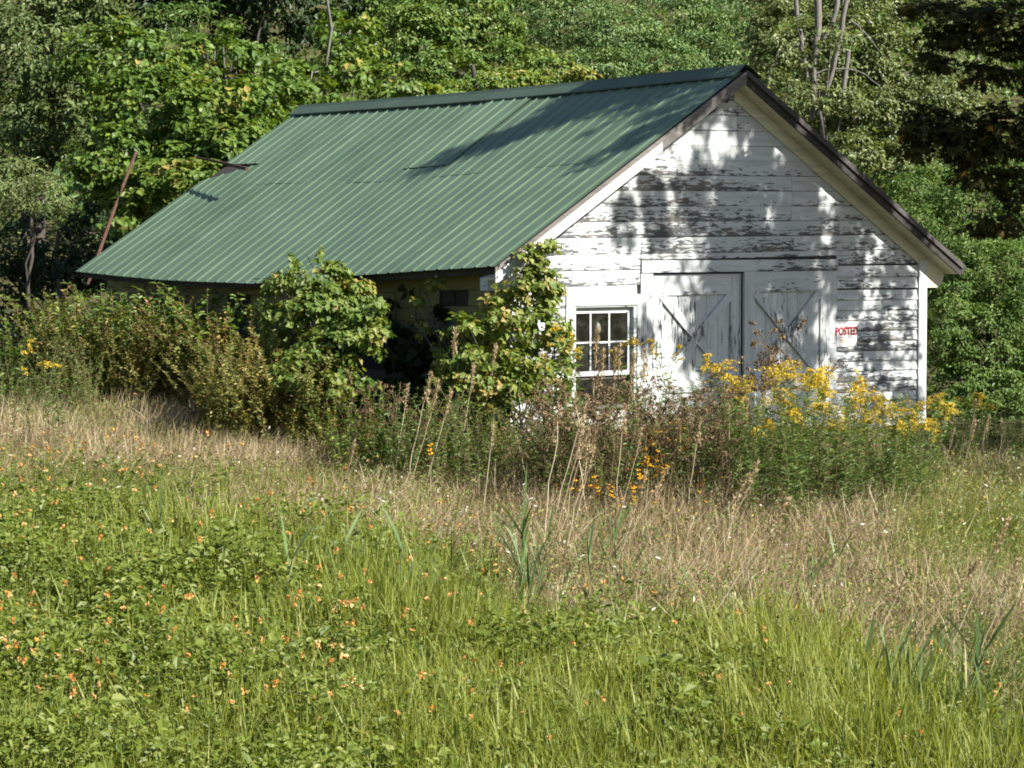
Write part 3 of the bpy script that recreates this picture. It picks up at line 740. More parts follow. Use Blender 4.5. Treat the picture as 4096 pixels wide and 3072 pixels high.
def make_tree(name, label, cat, group, base, blobs, leaf, L, W, kind, bark='bark_dark', r0=.14, dens=1.0, lean=None, seed=1, trunk_top=None, tshift=0.0, up=.7):
    """blobs: (photo x, photo y, width px, height px, distance, leaves)"""
    rng = np.random.default_rng(seed)
    bx, bd = base; p0 = at(bx, 300, bd); p0[2] = float(gz(p0[0], p0[1])) - .15
    T = empty(name, p0); tag(T, label, cat, group)
    cen = []
    mb = MB()
    for (x, y, w, h, d, n) in blobs:
        c = at(x, y, d); sc = d / FPX
        rr = np.array([w * sc, max(.6 * (w + h) / 2 * sc, .5), h * sc]); cen.append((c, rr))
        blob_leaves(mb, c - p0, rr, int(n * dens * 1.55), L, W, kind, tshift=tshift, rng=rng, up=up)
    mb.build('crown', M[leaf], T)
    top = trunk_top if trunk_top is not None else np.mean([c for c, _ in cen], 0) + np.array([0, .2, .5])
    tb = MB(); tr = bend(np.zeros(3), np.asarray(top) - p0, .0, 9, (1, 0, 0), .05, rng)
    tube(tb, tr, np.linspace(r0, r0 * .45, 9), 8)
    for c, rr in cen:
        i = int(np.clip(2 + rng.integers(0, 5), 1, 7))
        limb_tube(tb, tr[i], c - p0 + np.array([0, .1, 0]), r0 * .4, .012, .25, rng)
    tb.build('trunk', M[bark], T, smooth=True)
    return T

WG = 'trees of the wood behind the barn'
# --- trees behind and left
make_tree('vine_covered_tree', 'broad tree draped in large bright vine leaves just left of the roof', 'tree', WG, (215, 49),
    [(150, 110, 62, 45, 48, 900), (215, 120, 60, 50, 47, 1000), (120, 165, 50, 42, 47, 700), (190, 185, 60, 40, 46.5, 900), (240, 160, 40, 40, 46, 450), (160, 225, 40, 30, 46, 320), (120, 60, 60, 40, 49, 600), (215, 65, 40, 40, 50, 450), (200, 215, 34, 30, 45.6, 300)], 'leaf_big', .105, .09, 'heart', seed=3, dens=2.4, tshift=-.02)
make_tree('sapling', 'yellow-green sapling with large leaves right above the far end of the roof', 'tree', WG, (323, 51),
    [(310, 85, 42, 26, 50, 420), (275, 100, 40, 24, 49, 380), (355, 75, 34, 36, 51, 420), (350, 30, 34, 28, 52, 330), (400, 85, 36, 24, 51, 380), (290, 60, 30, 18, 52, 200), (300, 135, 40, 24, 48.5, 340), (255, 125, 36, 26, 48, 340)], 'leaf_big', .13, .105, 'heart', 'bark_pale', .05, seed=5, trunk_top=at(324, -20, 51), tshift=.03)
make_tree('ash_sapling', 'slender sapling with a bare curved stem in front of the dark wood', 'tree', WG, (262, 52),
    [(215, 40, 34, 20, 54, 320), (245, 50, 34, 24, 53, 320), (190, 20, 40, 20, 55, 320)], 'leaf_mid', .12, .05, 'ovate', 'bark_pale', .035, seed=6, trunk_top=at(222, 28, 52))
make_tree('grey_tree', 'dusty grey-green tree at the left edge above the dark gap', 'tree', WG, (20, 50),
    [(30, 60, 60, 55, 52, 2600), (80, 30, 50, 40, 53, 1800), (15, 130, 50, 50, 51, 2200), (70, 110, 40, 50, 51, 1500), (40, 0, 70, 30, 53, 1800), (90, 75, 36, 40, 51, 1100)], 'leaf_grey', .12, .06, 'ovate', 'bark_dark', .16, seed=7, tshift=-.02)
make_tree('willow_bush', 'pale silvery bush low at the left edge', 'bush', None, (22, 46),
    [(15, 185, 40, 28, 46, 1300), (45, 195, 26, 22, 45.5, 700)], 'leaf_grey', .10, .03, 'diamond', 'bark_dark', .05, seed=8, tshift=.22)
make_tree('yellowing_vine_bush', 'bush with yellowing leaves close behind the far roof edge', 'bush', None, (190, 45.5),
    [(175, 190, 50, 28, 45.4, 650), (215, 180, 36, 20, 44.6, 360), (150, 215, 36, 26, 45.2, 400), (235, 150, 32, 22, 46, 330)], 'leaf_big', .12, .11, 'heart', 'bark_dark', .06, seed=9, tshift=.14)
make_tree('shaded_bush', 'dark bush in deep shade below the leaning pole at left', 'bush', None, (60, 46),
    [(40, 245, 60, 40, 50, 1500), (100, 235, 40, 45, 50, 1200), (10, 275, 50, 30, 49, 900), (80, 270, 40, 24, 49, 900)], 'leaf_dark', .10, .07, 'ovate', 'bark_dark', .08, seed=10, tshift=-.2)  # tint lowered further, as shade put into the leaf colour
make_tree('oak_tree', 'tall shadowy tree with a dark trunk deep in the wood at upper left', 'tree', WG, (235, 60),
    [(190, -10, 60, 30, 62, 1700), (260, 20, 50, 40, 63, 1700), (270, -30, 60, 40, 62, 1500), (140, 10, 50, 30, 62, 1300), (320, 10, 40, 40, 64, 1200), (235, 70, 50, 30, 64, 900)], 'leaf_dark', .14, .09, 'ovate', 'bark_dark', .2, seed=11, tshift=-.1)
# --- centre: smaller crowns further off
ctr = [
    ('young_maple', 'light green rounded tree over the middle of the ridge', (470, 62), [(420, 40, 44, 34, 62, 1900), (470, 25, 50, 36, 63, 2200), (450, 75, 46, 26, 61, 1700), (510, 65, 40, 26, 62, 1500), (400, 5, 40, 30, 64, 1400)], 'leaf_mid', .12, .075, 'ovate', .12),
    ('hazel_tree', 'yellowish low tree touching the ridge line at its middle', (500, 57), [(440, 95, 40, 16, 56, 1100), (500, 85, 44, 16, 56, 1300), (550, 72, 40, 18, 57, 1300), (395, 98, 36, 16, 55, 900)], 'leaf_big', .09, .07, 'ovate', .2),
    ('locust_tree', 'soft cool green tree with fine leaves left of the gable peak', (610, 70), [(570, 20, 50, 30, 70, 2600), (620, 40, 48, 34, 69, 2700), (660, 15, 52, 34, 71, 2700), (600, 70, 50, 22, 68, 1900), (660, 58, 44, 24, 69, 1900), (540, 45, 36, 30, 71, 1500)], 'leaf_blue', .10, .05, 'ovate', .17),
    ('locust_tree', 'taller cool green tree directly behind the gable peak', (715, 72), [(710, 15, 46, 40, 72, 2500), (745, 45, 40, 40, 71, 2200), (700, 55, 36, 26, 70, 1700), (690, -20, 60, 30, 73, 1800)], 'leaf_blue', .10, .05, 'ovate', .1),
    ('dark_tree', 'dark green tree filling the gap between the two pale crowns in the middle', (370, 66), [(370, -5, 46, 34, 67, 1700), (380, 40, 36, 40, 66, 1500), (440, -20, 60, 30, 68, 1700), (540, -15, 50, 30, 72, 1600)], 'leaf_mid', .12, .07, 'ovate', -.12),
]
for i, (nm, lb, b, bl, lf, L_, W_, kd, ts) in enumerate(ctr):
    make_tree(nm, lb, 'tree', WG, b, bl, lf, L_, W_, kd, 'bark_dark', .12, seed=30 + i, tshift=ts)
# --- right: pale tree with several grey stems
T = make_tree('poplar_tree', 'pale olive tree with several bare grey stems right of the gable peak', 'tree', WG, (812, 52),
    [(790, 40, 44, 44, 53, 2300), (845, 50, 44, 44, 53, 2500), (900, 60, 44, 40, 53, 2300), (770, 95, 36, 24, 52, 1300), (830, 105, 44, 28, 52.5, 2000), (880, 120, 44, 34, 52, 2200), (940, 110, 44, 36, 52, 1800), (900, 165, 40, 26, 51.5, 1500), (800, -10, 60, 26, 54, 1800), (880, 0, 50, 28, 54, 1700), (850, 150, 30, 20, 51, 700), (960, 50, 50, 50, 54, 2000), (806, 62, 16, 10, 50.2, 160), (832, 40, 14, 10, 50.2, 140), (818, 98, 22, 12, 50.2, 260), (797, 25, 12, 8, 50.2, 90), (845, 100, 22, 14, 50.2, 260)],
    'leaf_pale', .085, .052, 'ovate', 'bark_pale', .10, seed=50, tshift=.0, dens=1.5)
tb = MB(); pb = np.array(T.location)
def stem(pts, r0, r1, d):
    P = np.array([at(x, y, d) for x, y in pts]) - pb
    t = np.linspace(0, 1, len(P)); tt = np.linspace(0, 1, 12)
    Q = np.stack([np.interp(tt, t, P[:, k]) for k in range(3)], 1); Q[1:-1] += RNG.normal(0, .012, (10, 3))
    tube(tb, Q, np.linspace(r0, r1, 12) * .68, 7)
for pts, r0, r1 in (([(806, 78), (803, 50), (798, 20), (796, -20)], .075, .065), ([(812, 120), (814, 60), (818, 30), (816, -20)], .07, .12), ([(818, 52), (826, 35), (833, 20), (840, -15)], .05, .09), ([(812, 118), (826, 95), (835, 62), (842, 30), (847, -20)], .06, .075), ([(812, 75), (826, 70), (840, 68), (862, 72), (878, 84), (885, 95)], .03, .012), ([(850, 20), (866, 34), (880, 52)], .03, .01), ([(768, 78), (775, 60), (785, 45)], .02, .012)):
    stem(pts, r0, r1, 50.8)
tb.build('stem', M['bark_pale'], T, smooth=True)
T2 = None
make_tree('shrub', 'mid green shrub behind the low right end of the roof', 'bush', None, (960, 44),
    [(930, 190, 40, 26, 46, 1500), (975, 200, 40, 34, 45, 1700), (1015, 190, 36, 40, 45, 1400), (925, 225, 30, 24, 45, 900), (985, 240, 44, 20, 44, 1200)], 'leaf_bush', .07, .036, 'ovate', 'bark_dark', .06, seed=52, tshift=-.02, dens=1.5)
make_tree('round_bush', 'fresh green dense bush beside the right corner of the barn', 'bush', None, (985, 41),
    [(955, 285, 34, 34, 40.5, 2000), (1000, 275, 44, 40, 40.5, 2600), (950, 335, 30, 40, 40, 1800), (990, 345, 44, 44, 40, 2700), (1030, 320, 36, 60, 40, 2200), (960, 385, 34, 26, 39.8, 1000), (1010, 390, 44, 26, 39.8, 1200), (955, 418, 30, 20, 39.3, 900), (1000, 420, 40, 22, 39.2, 1200), (1040, 400, 30, 40, 39.4, 1000)], 'leaf_bush', .062, .03, 'ovate', 'bark_dark', .06, seed=53, tshift=.02, dens=1.7)

# far wood on the hill behind: nobody could count it
mb = MB(); rng = np.random.default_rng(60)
for i in range(260):
    x = rng.uniform(-24, 26); y = rng.uniform(30, 60); z = float(gz(x, y)) + rng.uniform(0, 9) * (1 if y > 38 else .35)
    blob_leaves(mb, (x, y, z), (2.2, 1.6, 1.8), 300, .24, .16, 'diamond', rng=rng, tshift=rng.normal(-.05, .12), sub=12)
tag(mb.build('far_woods', M['leaf_mid']), 'dense woodland rising behind the nearer trees', 'woods', kind='stuff')

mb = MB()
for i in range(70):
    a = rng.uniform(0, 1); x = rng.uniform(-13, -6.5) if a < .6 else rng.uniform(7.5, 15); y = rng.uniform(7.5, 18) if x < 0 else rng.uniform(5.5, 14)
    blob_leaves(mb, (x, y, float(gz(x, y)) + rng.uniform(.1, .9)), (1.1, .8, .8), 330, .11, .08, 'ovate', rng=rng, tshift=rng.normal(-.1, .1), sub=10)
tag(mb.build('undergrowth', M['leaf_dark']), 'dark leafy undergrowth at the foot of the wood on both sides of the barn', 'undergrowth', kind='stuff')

# --- the maple at the right: its boughs hang into the picture and its crown throws the dappled shade on the gable
rng = np.random.default_rng(71)
mp = np.array([12.2, -5.6, 0.0]); mp[2] = float(gz(mp[0], mp[1])) - .1
MT = empty('maple_tree', mp); tag(MT, 'dark maple with drooping boughs and a few orange leaves at the upper right corner', 'tree')
mb = MB(); boughs = []
def shade(x, y, rx, ry, t, n, L=.115):
    """a bough on the sun's line to the spot (x, y) of the gable"""
    c = on_gable(x, y) + SUND * t; n = int(n * 1.5)
    k = FPX / 36
    blob_leaves(mb, c - mp, (rx / k * 1.15, max(rx, ry) / k * .55, ry / k), n, L, L * .95, 'lobed', sub=max(4, n // 10), hollow=.0, rng=rng, tshift=-.05, up=.8)
    boughs.append(c)
for a in [(700, 96, 36, 22, 9.5, 260), (735, 105, 28, 22, 9.0, 200), (665, 116, 18, 12, 9.0, 90), (760, 128, 24, 18, 9.2, 200),
           (800, 160, 34, 26, 9.0, 330), (745, 178, 22, 14, 8.8, 120), (700, 168, 26, 10, 9.4, 90), (775, 185, 34, 20, 9.5, 330),
           (622, 222, 18, 28, 10.5, 190), (650, 198, 22, 20, 10.2, 190), (690, 195, 30, 18, 10.4, 250), (655, 235, 16, 14, 10, 90),
           (735, 212, 44, 32, 10.5, 560), (800, 215, 46, 40, 10.2, 640), (720, 246, 44, 18, 10.2, 380), (770, 258, 50, 20, 10.4, 460),
           (850, 240, 46, 34, 9.2, 600), (895, 268, 36, 26, 8.4, 330), (840, 285, 44, 20, 9.0, 380), (795, 300, 34, 34, 9.4, 520), (765, 330, 20, 40, 9.8, 380), (800, 190, 30, 24, 9.2, 260), (850, 200, 26, 20, 9.0, 240), (730, 285, 16, 14, 9.8, 120), (800, 265, 60, 14, 9.8, 320), (735, 345, 10, 40, 9.8, 130), (800, 345, 28, 24, 9.4, 110),
           (735, 300, 14, 36, 10, 170), (700, 296, 12, 10, 10, 40), (890, 300, 40, 20, 8.4, 130), (870, 335, 32, 14, 8.1, 50), (880, 362, 34, 14, 8.1, 130), (905, 405, 30, 20, 8.0, 200), (870, 398, 30, 12, 8.2, 110), (695, 345, 22, 20, 10.2, 90), (862, 345, 10, 26, 8.3, 70), (643, 325, 12, 22, 9.6, 70), (905, 340, 16, 30, 8.2, 40)]:
    shade(*a)
# boughs that shade the ridge end of the roof
def shade_roof(l, t, rx, dist, n):
    p = roofp(-1, np.array([l]), np.array([t]))[0]; c = barn(*p) + SUND * dist
    blob_leaves(mb, c - mp, rx, n, .115, .11, 'lobed', sub=max(4, n // 10), hollow=0, rng=rng, up=.8); boughs.append(c)
for a in [(.3, .03, (.5, .4, .2), 9, 260), (1.0, .06, (.5, .4, .22), 9.3, 330), (1.7, .07, (.5, .4, .25), 9.6, 420), (2.3, .08, (.5, .4, .25), 10, 460), (3.0, .09, (.4, .4, .22), 10.5, 380), (2.6, .15, (.4, .4, .18), 10.2, 330), (3.1, .19, (.36, .4, .15), 10.6, 300), (3.4, .26, (.32, .4, .13), 11, 260), (3.8, .32, (.3, .3, .11), 11.3, 200), (4.2, .36, (.26, .3, .09), 11.6, 130), (4.6, .41, (.2, .3, .07), 11.6, 80), (1.9, .15, (.3, .3, .1), 9.8, 110),
          (-.3, .22, (.25, .3, .14), 9.5, 110), (0.0, .32, (.25, .3, .12), 9, 120), (.35, .40, (.22, .3, .09), 9.3, 90), (.6, .45, (.18, .3, .06), 9.3, 45), (1.1, .2, (.4, .3, .07), 9.6, 50)]:
    shade_roof(*a)
# boughs seen from the field
for (x, y, w, h, d, n) in [(x_, y_, w_, h_, d_, int(n_ * 3.2)) for x_, y_, w_, h_, d_, n_ in [(960, 18, 40, 20, 34.5, 240), (1010, 30, 40, 30, 34, 300), (920, 8, 26, 10, 35, 90), (935, 62, 24, 12, 34.8, 70), (985, 75, 34, 14, 34.4, 120), (925, 125, 30, 20, 34.6, 210), (965, 140, 34, 26, 34.3, 300), (1010, 130, 34, 34, 34, 300), (985, 175, 36, 14, 34.2, 150), (1020, 190, 20, 24, 34, 130), (1000, 225, 34, 12, 34.2, 110), (915, 150, 14, 14, 34.7, 60), (1040, 80, 30, 60, 33.8, 250), (950, 40, 30, 12, 34.6, 80)]]:
    c = at(x, y, d); k = FPX / d
    blob_leaves(mb, c - mp, (w / k, .45, h / k), n, .11, .10, 'lobed', sub=max(4, n // 12), hollow=0, rng=rng, tshift=.0, up=.9); boughs.append(c)
# the rest of the crown, out of the picture
for i in range(26):
    c = mp + np.array([rng.uniform(-3.4, 4), rng.uniform(-3.2, 2.6), rng.uniform(5.0, 12.5)])
    # keep clear of the sun's way to the lit parts of the gable and the field
    blob_leaves(mb, c - mp, (1.3, 1.2, .9), 330, .15, .14, 'lobed', rng=rng) if (c[0] > 11.2) else None
mb.build('crown', M['leaf_maple'], MT)
tb = MB(); top = mp + np.array([.4, .3, 11.5]); tr = bend(np.zeros(3), top - mp, 0, 12, (1, 0, 0), .06, rng)
tube(tb, tr, np.linspace(.26, .06, 12), 9)
for i in range(0, len(boughs)):
    c = boughs[i] - mp
    h = np.clip(c[2] * .78 + .2, 1.5, 10.8); k = int(np.clip(round(h / 11.5 * 11), 2, 10))
    mid = tr[k] + (c - tr[k]) * .5 + np.array([0, 0, .35])
    P = np.array([tr[k], mid, c]); tt = np.linspace(0, 1, 8); a_ = (1 - tt) ** 2; b_ = 2 * tt * (1 - tt); c_ = tt ** 2
    Q = a_[:, None] * P[0] + b_[:, None] * P[1] + c_[:, None] * P[2]; Q[1:-1] += rng.normal(0, .03, (6, 3))
    tube(tb, Q, np.linspace(.035, .006, 8), 5)
tb.build('trunk', M['bark_dark'], MT, smooth=True)

# --- grape vines on the barn
def vine(name, label, blobs, leaf, L, seed, stems=10, tshift=0.0, base=None, dens=2.0):
    rng = np.random.default_rng(seed)
    p0 = np.array(base); p0[2] = float(gz(p0[0], p0[1])); V_ = empty(name, p0); tag(V_, label, 'vine')
    mb = MB(); tb = MB(); g = []
    for (c, r, n) in blobs:
        blob_leaves(mb, np.asarray(c) - p0, r, int(n * dens), L, L * .9, 'heart', rng=rng, tshift=tshift, sub=max(5, n // 14), hollow=.25, up=.45); g.append(np.asarray(c))
    mb.build('foliage', M[leaf], V_)
    for i in range(stems):
        c = g[rng.integers(len(g))]
        a = p0 + np.array([rng.normal(0, .3), rng.normal(0, .25), 0])
        limb_tube(tb, a - p0, c - p0 + rng.normal(0, .15, 3), .016, .006, rng.uniform(-.1, .3), rng, wob=.05)
    tb.build('vine_stem', M['bark_dark'], V_)
    return V_
vine('grape_vine_bush', 'mounded green grape vine heaped against the eave in the middle of the side wall',
     [(at(x, y, d), (w * d / FPX, .34, h * d / FPX), n) for x, y, w, h, d, n in
      [(318, 283, 34, 22, 34.8, 330), (290, 292, 26, 24, 35.2, 230), (345, 296, 26, 22, 34.6, 240), (318, 315, 44, 26, 34.5, 430), (356, 325, 28, 24, 34.2, 260), (375, 338, 14, 18, 34.0, 120), (335, 350, 42, 24, 34.0, 380), (285, 325, 26, 24, 35.0, 180), (310, 375, 36, 22, 33.9, 230), (350, 380, 26, 18, 33.8, 150), (292, 262, 4, 9, 34.9, 14), (322, 256, 3, 9, 34.7, 12), (276, 276, 6, 6, 35.0, 14), (380, 306, 8, 6, 34.2, 22), (360, 285, 6, 5, 34.5, 14), (262, 305, 7, 6, 35.2, 14)]],
     'leaf_vine', .075, 81, 14, .06, at(320, 400, 34.6), dens=2.8)
vine('corner_grape_vine', 'ragged brown-tinged grape vine climbing the near left corner of the barn',
     [(at(x, y, d), (w * d / FPX, .2, h * d / FPX), n) for x, y, w, h, d, n in
      [(540, 250, 12, 9, 33.2, 45), (553, 245, 9, 6, 33.3, 26), (525, 265, 16, 14, 33.1, 80), (535, 285, 24, 18, 33.0, 150), (552, 300, 16, 20, 33.1, 110), (520, 300, 22, 22, 33.0, 130), (500, 300, 10, 8, 33.2, 22), (490, 306, 6, 7, 33.2, 12), (540, 330, 26, 26, 32.9, 210), (510, 335, 24, 22, 32.9, 150), (560, 345, 10, 26, 33.0, 90), (480, 345, 22, 24, 32.8, 130), (530, 370, 34, 20, 32.7, 210), (470, 375, 26, 16, 32.7, 130), (566, 375, 7, 18, 32.9, 40), (420, 300, 8, 6, 34.3, 14), (436, 285, 7, 7, 34.2, 14), (418, 330, 12, 12, 34.2, 26), (440, 345, 12, 10, 33.9, 30), (500, 318, 24, 20, 32.5, 170), (468, 330, 20, 14, 32.4, 110), (505, 368, 28, 22, 32.2, 210), (545, 390, 24, 18, 32.3, 180), (490, 392, 30, 18, 32.1, 200), (452, 388, 24, 16, 32.2, 140), (478, 360, 22, 16, 32.3, 120), (448, 360, 12, 12, 32.6, 50)]],
     'leaf_vine', .072, 82, 34, .2, at(525, 420, 33.0), dens=2.7)
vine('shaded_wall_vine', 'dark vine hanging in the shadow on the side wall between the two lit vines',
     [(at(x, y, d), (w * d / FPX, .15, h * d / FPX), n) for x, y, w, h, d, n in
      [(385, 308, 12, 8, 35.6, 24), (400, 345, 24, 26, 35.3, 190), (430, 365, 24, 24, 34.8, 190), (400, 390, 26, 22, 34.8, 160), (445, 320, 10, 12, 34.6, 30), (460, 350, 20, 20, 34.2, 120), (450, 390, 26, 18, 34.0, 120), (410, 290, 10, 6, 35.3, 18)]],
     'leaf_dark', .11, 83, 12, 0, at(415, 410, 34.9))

# ------------------------------------------------------------------ small plants: one builder per kind, then copies
def leafy_stem(mb, rng, H, n, L, W, mi=0, kind='diamond', z0=.1, lean=.06, tshift=0, droop=-.25, stem_mi=1, r=.005):
    d = rng.normal(0, lean, 2)
    zz = np.linspace(0, 1, 7); S = np.stack([d[0] * H * zz ** 2 + rng.normal(0, .006, 7), d[1] * H * zz ** 2 + rng.normal(0, .006, 7), H * zz], 1)
    tube(mb, S, np.linspace(r, r * .5, 7), 4, stem_mi, .5, False)
    s = np.sort(rng.uniform(z0, 1, n)); P = np.stack([np.interp(s, zz, S[:, k]) for k in range(3)], 1)
    a = rng.uniform(0, 2 * math.pi, n); D = np.stack([np.cos(a), np.sin(a), rng.normal(.25, .35, n) + droop * (s < .4)], 1)
    N = np.stack([-np.cos(a) * .3, -np.sin(a) * .3, np.ones(n)], 1) + rng.normal(0, .3, (n, 3))
    k = (.6 + .6 * rng.random(n)) * (1.1 - .45 * s)
    leaves(mb, P, N, L * k, W * k, kind, mi, np.clip(.5 + tshift + rng.normal(0, .22, n), 0, 1), D, rng)
    return S[-1], S
def protos(n, fn): return [fn(np.random.default_rng(1000 + i * 17)) for i in range(n)]
USED = {}
def place(P, loc, rz=None, sc=1.0, label=None, group=None, lean=(0, 0)):
    """first use moves the built plant itself, later uses copy it with its parts"""
    rz = random.uniform(0, 6.28) if rz is None else rz
    if P.name not in USED:
        USED[P.name] = 1; P.location = tuple(loc); P.rotation_euler = (lean[0], lean[1], rz); P.scale = (sc, sc, sc); o = P
    else: o = copy_tree(P, loc, rz, sc, lean)
    if label: o['label'] = label
    if group: o['group'] = group
    return o
def ground_at(x, d):
    X_ = (x - 512) / FPX * d * 1.0; Y_ = d - CAMD
    return np.array([X_, Y_, float(gz(X_, Y_))])

def where(x, cuts, words):
    return words[int(np.searchsorted(cuts, x))]
# goldenrod
def goldenrod(rng, H=1.35, big=1.0, flower=True):
    mb = MB(); top, S = leafy_stem(mb, rng, H, 120, .12, .024, tshift=rng.normal(0, .08), lean=.07)
    o = mb.build('goldenrod', [M['leaf_rod'], M['brown']]); tag(o, 'tall goldenrod', 'goldenrod')
    if not flower: return o
    fb = MB(); k = rng.integers(11, 16) if big > .9 else rng.integers(4, 7)
    for i in range(k):
        a = rng.uniform(0, 6.28); b = S[-1] - np.array([0, 0, rng.uniform(0, .16)]); ln = rng.uniform(.1, .22) * big
        t = np.linspace(.12, 1, 17)
        P = b + np.stack([np.cos(a) * ln * t, np.sin(a) * ln * t, ln * (.75 * t - .75 * t ** 2) + rng.uniform(0, .05)], 1)
        P = np.repeat(P, 2, 0) + rng.normal(0, .007, (34, 3))
        leaves(fb, P, rng.normal(0, .5, (34, 3)) + np.array([.2, -.3, .9]), .023, .015, 'diamond', 0, np.clip(rng.normal(.5, .25, 34), 0, 1), None, rng)
    tag(fb.build('flower_plume', M['yellow'], o), kind='stuff')
    return o
GR = protos(7, goldenrod)
GS = protos(4, lambda r: goldenrod(r, big=.55))
GF = protos(4, lambda r: goldenrod(r, flower=False))
def rods(pts, label, group, P=None):
    for (x, y, d) in pts:
        g = ground_at(x, d); topz = at(x, y, d)[2]; s = max(.35, (topz - g[2]) / 1.42)
        place(random.choice(P or GR), g, sc=s, label=label + (where(x, [800, 870], [', its left end', ', its middle', ', its right end']) if 'stand' in group else ''), group=group, lean=(random.gauss(0, .05), random.gauss(0, .05)))
rng = np.random.default_rng(90); pts = []
head = [(742, 358), (752, 364), (735, 372), (792, 360), (812, 356), (805, 368), (822, 372), (815, 362), (790, 366), (760, 368), (742, 364), (834, 372), (845, 385), (825, 388), (810, 400), (835, 396), (870, 378), (855, 398), (872, 392), (888, 396), (902, 394), (915, 398), (880, 402), (848, 408), (862, 408), (800, 408), (775, 400), (740, 392), (756, 384), (902, 412), (915, 420), (925, 416), (932, 404), (938, 424), (905, 428), (890, 418), (870, 420), (820, 420), (790, 425), (760, 422), (930, 432), (800, 378), (838, 378)]
for (x, y) in head: pts.append((x + rng.normal(0, 2), y + rng.normal(0, 2), rng.uniform(28.6, 31.4)))

for i in range(16): pts.append((rng.uniform(750, 935), rng.uniform(380, 432), rng.uniform(28.4, 31.2)))
for i in range(130):
    X_, d_ = rng.uniform(735, 937), rng.uniform(27.6, 31.2)
    ty = rng.uniform(374, 438) + np.interp(X_, [735, 755, 900, 937], [14, 0, 8, 28]); g_ = ground_at(X_, d_)
    place(random.choice(GF), g_, sc=max(.5, (at(X_, ty, d_)[2] - g_[2]) / 1.42), label='leafy green goldenrod without open flowers, ' + where(X_, [800, 870], ['at the left side of the stand before the doors', 'in the middle of the stand below the notice', 'at the right of the stand by the corner board']), group='leafy goldenrod in the stand', lean=(random.gauss(0, .06), random.gauss(0, .06)))
rods(pts, 'tall yellow-topped goldenrod in the thick stand before the clapboards', 'goldenrod stand by the right corner of the barn')
rods([(x, y, rng.uniform(32.5, 34)) for x, y in [(948, 392), (958, 396), (968, 398), (980, 402), (936, 398), (990, 400), (925, 402), (955, 405), (972, 392)]], 'goldenrod with orange-yellow heads in the shade under the round bush', 'goldenrod under the round bush')
rods([(x, y, rng.uniform(31.2, 32.6)) for x, y in [(568, 325), (580, 332), (560, 338), (505, 342), (518, 368), (500, 392), (530, 390), (475, 405), (545, 408), (490, 400), (430, 402), (455, 398), (425, 396), (552, 352)]], 'goldenrod with thin yellow sprays before the corner vine', 'goldenrod at the near left corner of the barn', GS)
rods([(x, y, rng.uniform(31.5, 32.6)) for x, y in [(647, 325), (660, 342), (677, 336), (690, 352), (640, 345), (628, 360)]], 'slim goldenrod standing before the window and left door', 'slim goldenrod before the left door', GS)
rods([(x, y, rng.uniform(33, 35)) for x, y in [(60, 354), (50, 350), (12, 338), (30, 362)]], 'blurred goldenrod among the weeds at the left edge', 'goldenrod at the left edge', GS)

# dead brown weeds with fuzzy heads
def deadweed(rng):
    mb = MB(); top, S = leafy_stem(mb, rng, 1.0, 34, .05, .018, tshift=-.1, lean=.08, r=.004)
    o = mb.build('dead_weed', [M['brown'], M['brown']]); tag(o, 'dead brown weed', 'weed')
    fb = MB()
    for i in range(rng.integers(6, 10)):
        a = rng.uniform(0, 6.28); b = S[rng.integers(4, 7)]; q = b + np.array([math.cos(a) * rng.uniform(.05, .2), math.sin(a) * rng.uniform(.05, .2), rng.uniform(.02, .2)])
        tube(fb, bend(b, q, .02, 4), .0025, 3, 0, .4, False)
        m_ = rng.integers(14, 26); c, v = ball(m_, rng)
        leaves(fb, q + c * np.array([.035, .035, .028]), v + rng.normal(0, .5, (m_, 3)), .026, .018, 'diamond', 0, np.clip(rng.normal(.5, .25, m_), 0, 1), None, rng)
    tag(fb.build('seed_head', M['brown'], o), kind='stuff'); return o
DW = protos(6, deadweed)
rng = np.random.default_rng(91)
def weeds(P, n, xr, yr, dr, ref, label, group, tilt=.08):
    for i in range(n):
        x, y, d = rng.uniform(*xr), rng.uniform(*yr), rng.uniform(*dr)
        g = ground_at(x, d); s = (at(x, y, d)[2] - g[2]) / ref
        if s < .25: continue
        place(random.choice(P), g, sc=min(s, 1.9), label=label + (', ' + where(x, [600, 680], ['its window side', 'its middle', 'its goldenrod side']) if n > 100 else ''), group=group, lean=(random.gauss(0, tilt), random.gauss(0, tilt)))
weeds(DW, 26, (640, 740), (378, 430), (31, 33), 1.12, 'dead brown weed with fuzzy heads before the white doors', 'dead weeds before the doors')
weeds(DW, 135, (535, 750), (384, 458), (28.4, 31.2), 1.12, 'dead brown weed in the rusty patch among the orange flowers', 'dead weeds in the rusty patch')
weeds(DW, 9, (735, 830), (325, 385), (31.4, 32.4), 1.12, 'tall thin dead weed standing before the right door', 'tall dead weeds before the right door')
weeds(DW, 22, (345, 480), (375, 430), (31.5, 33), 1.12, 'dead brown weed at the foot of the dark gap by the vines', 'dead weeds by the dark gap')

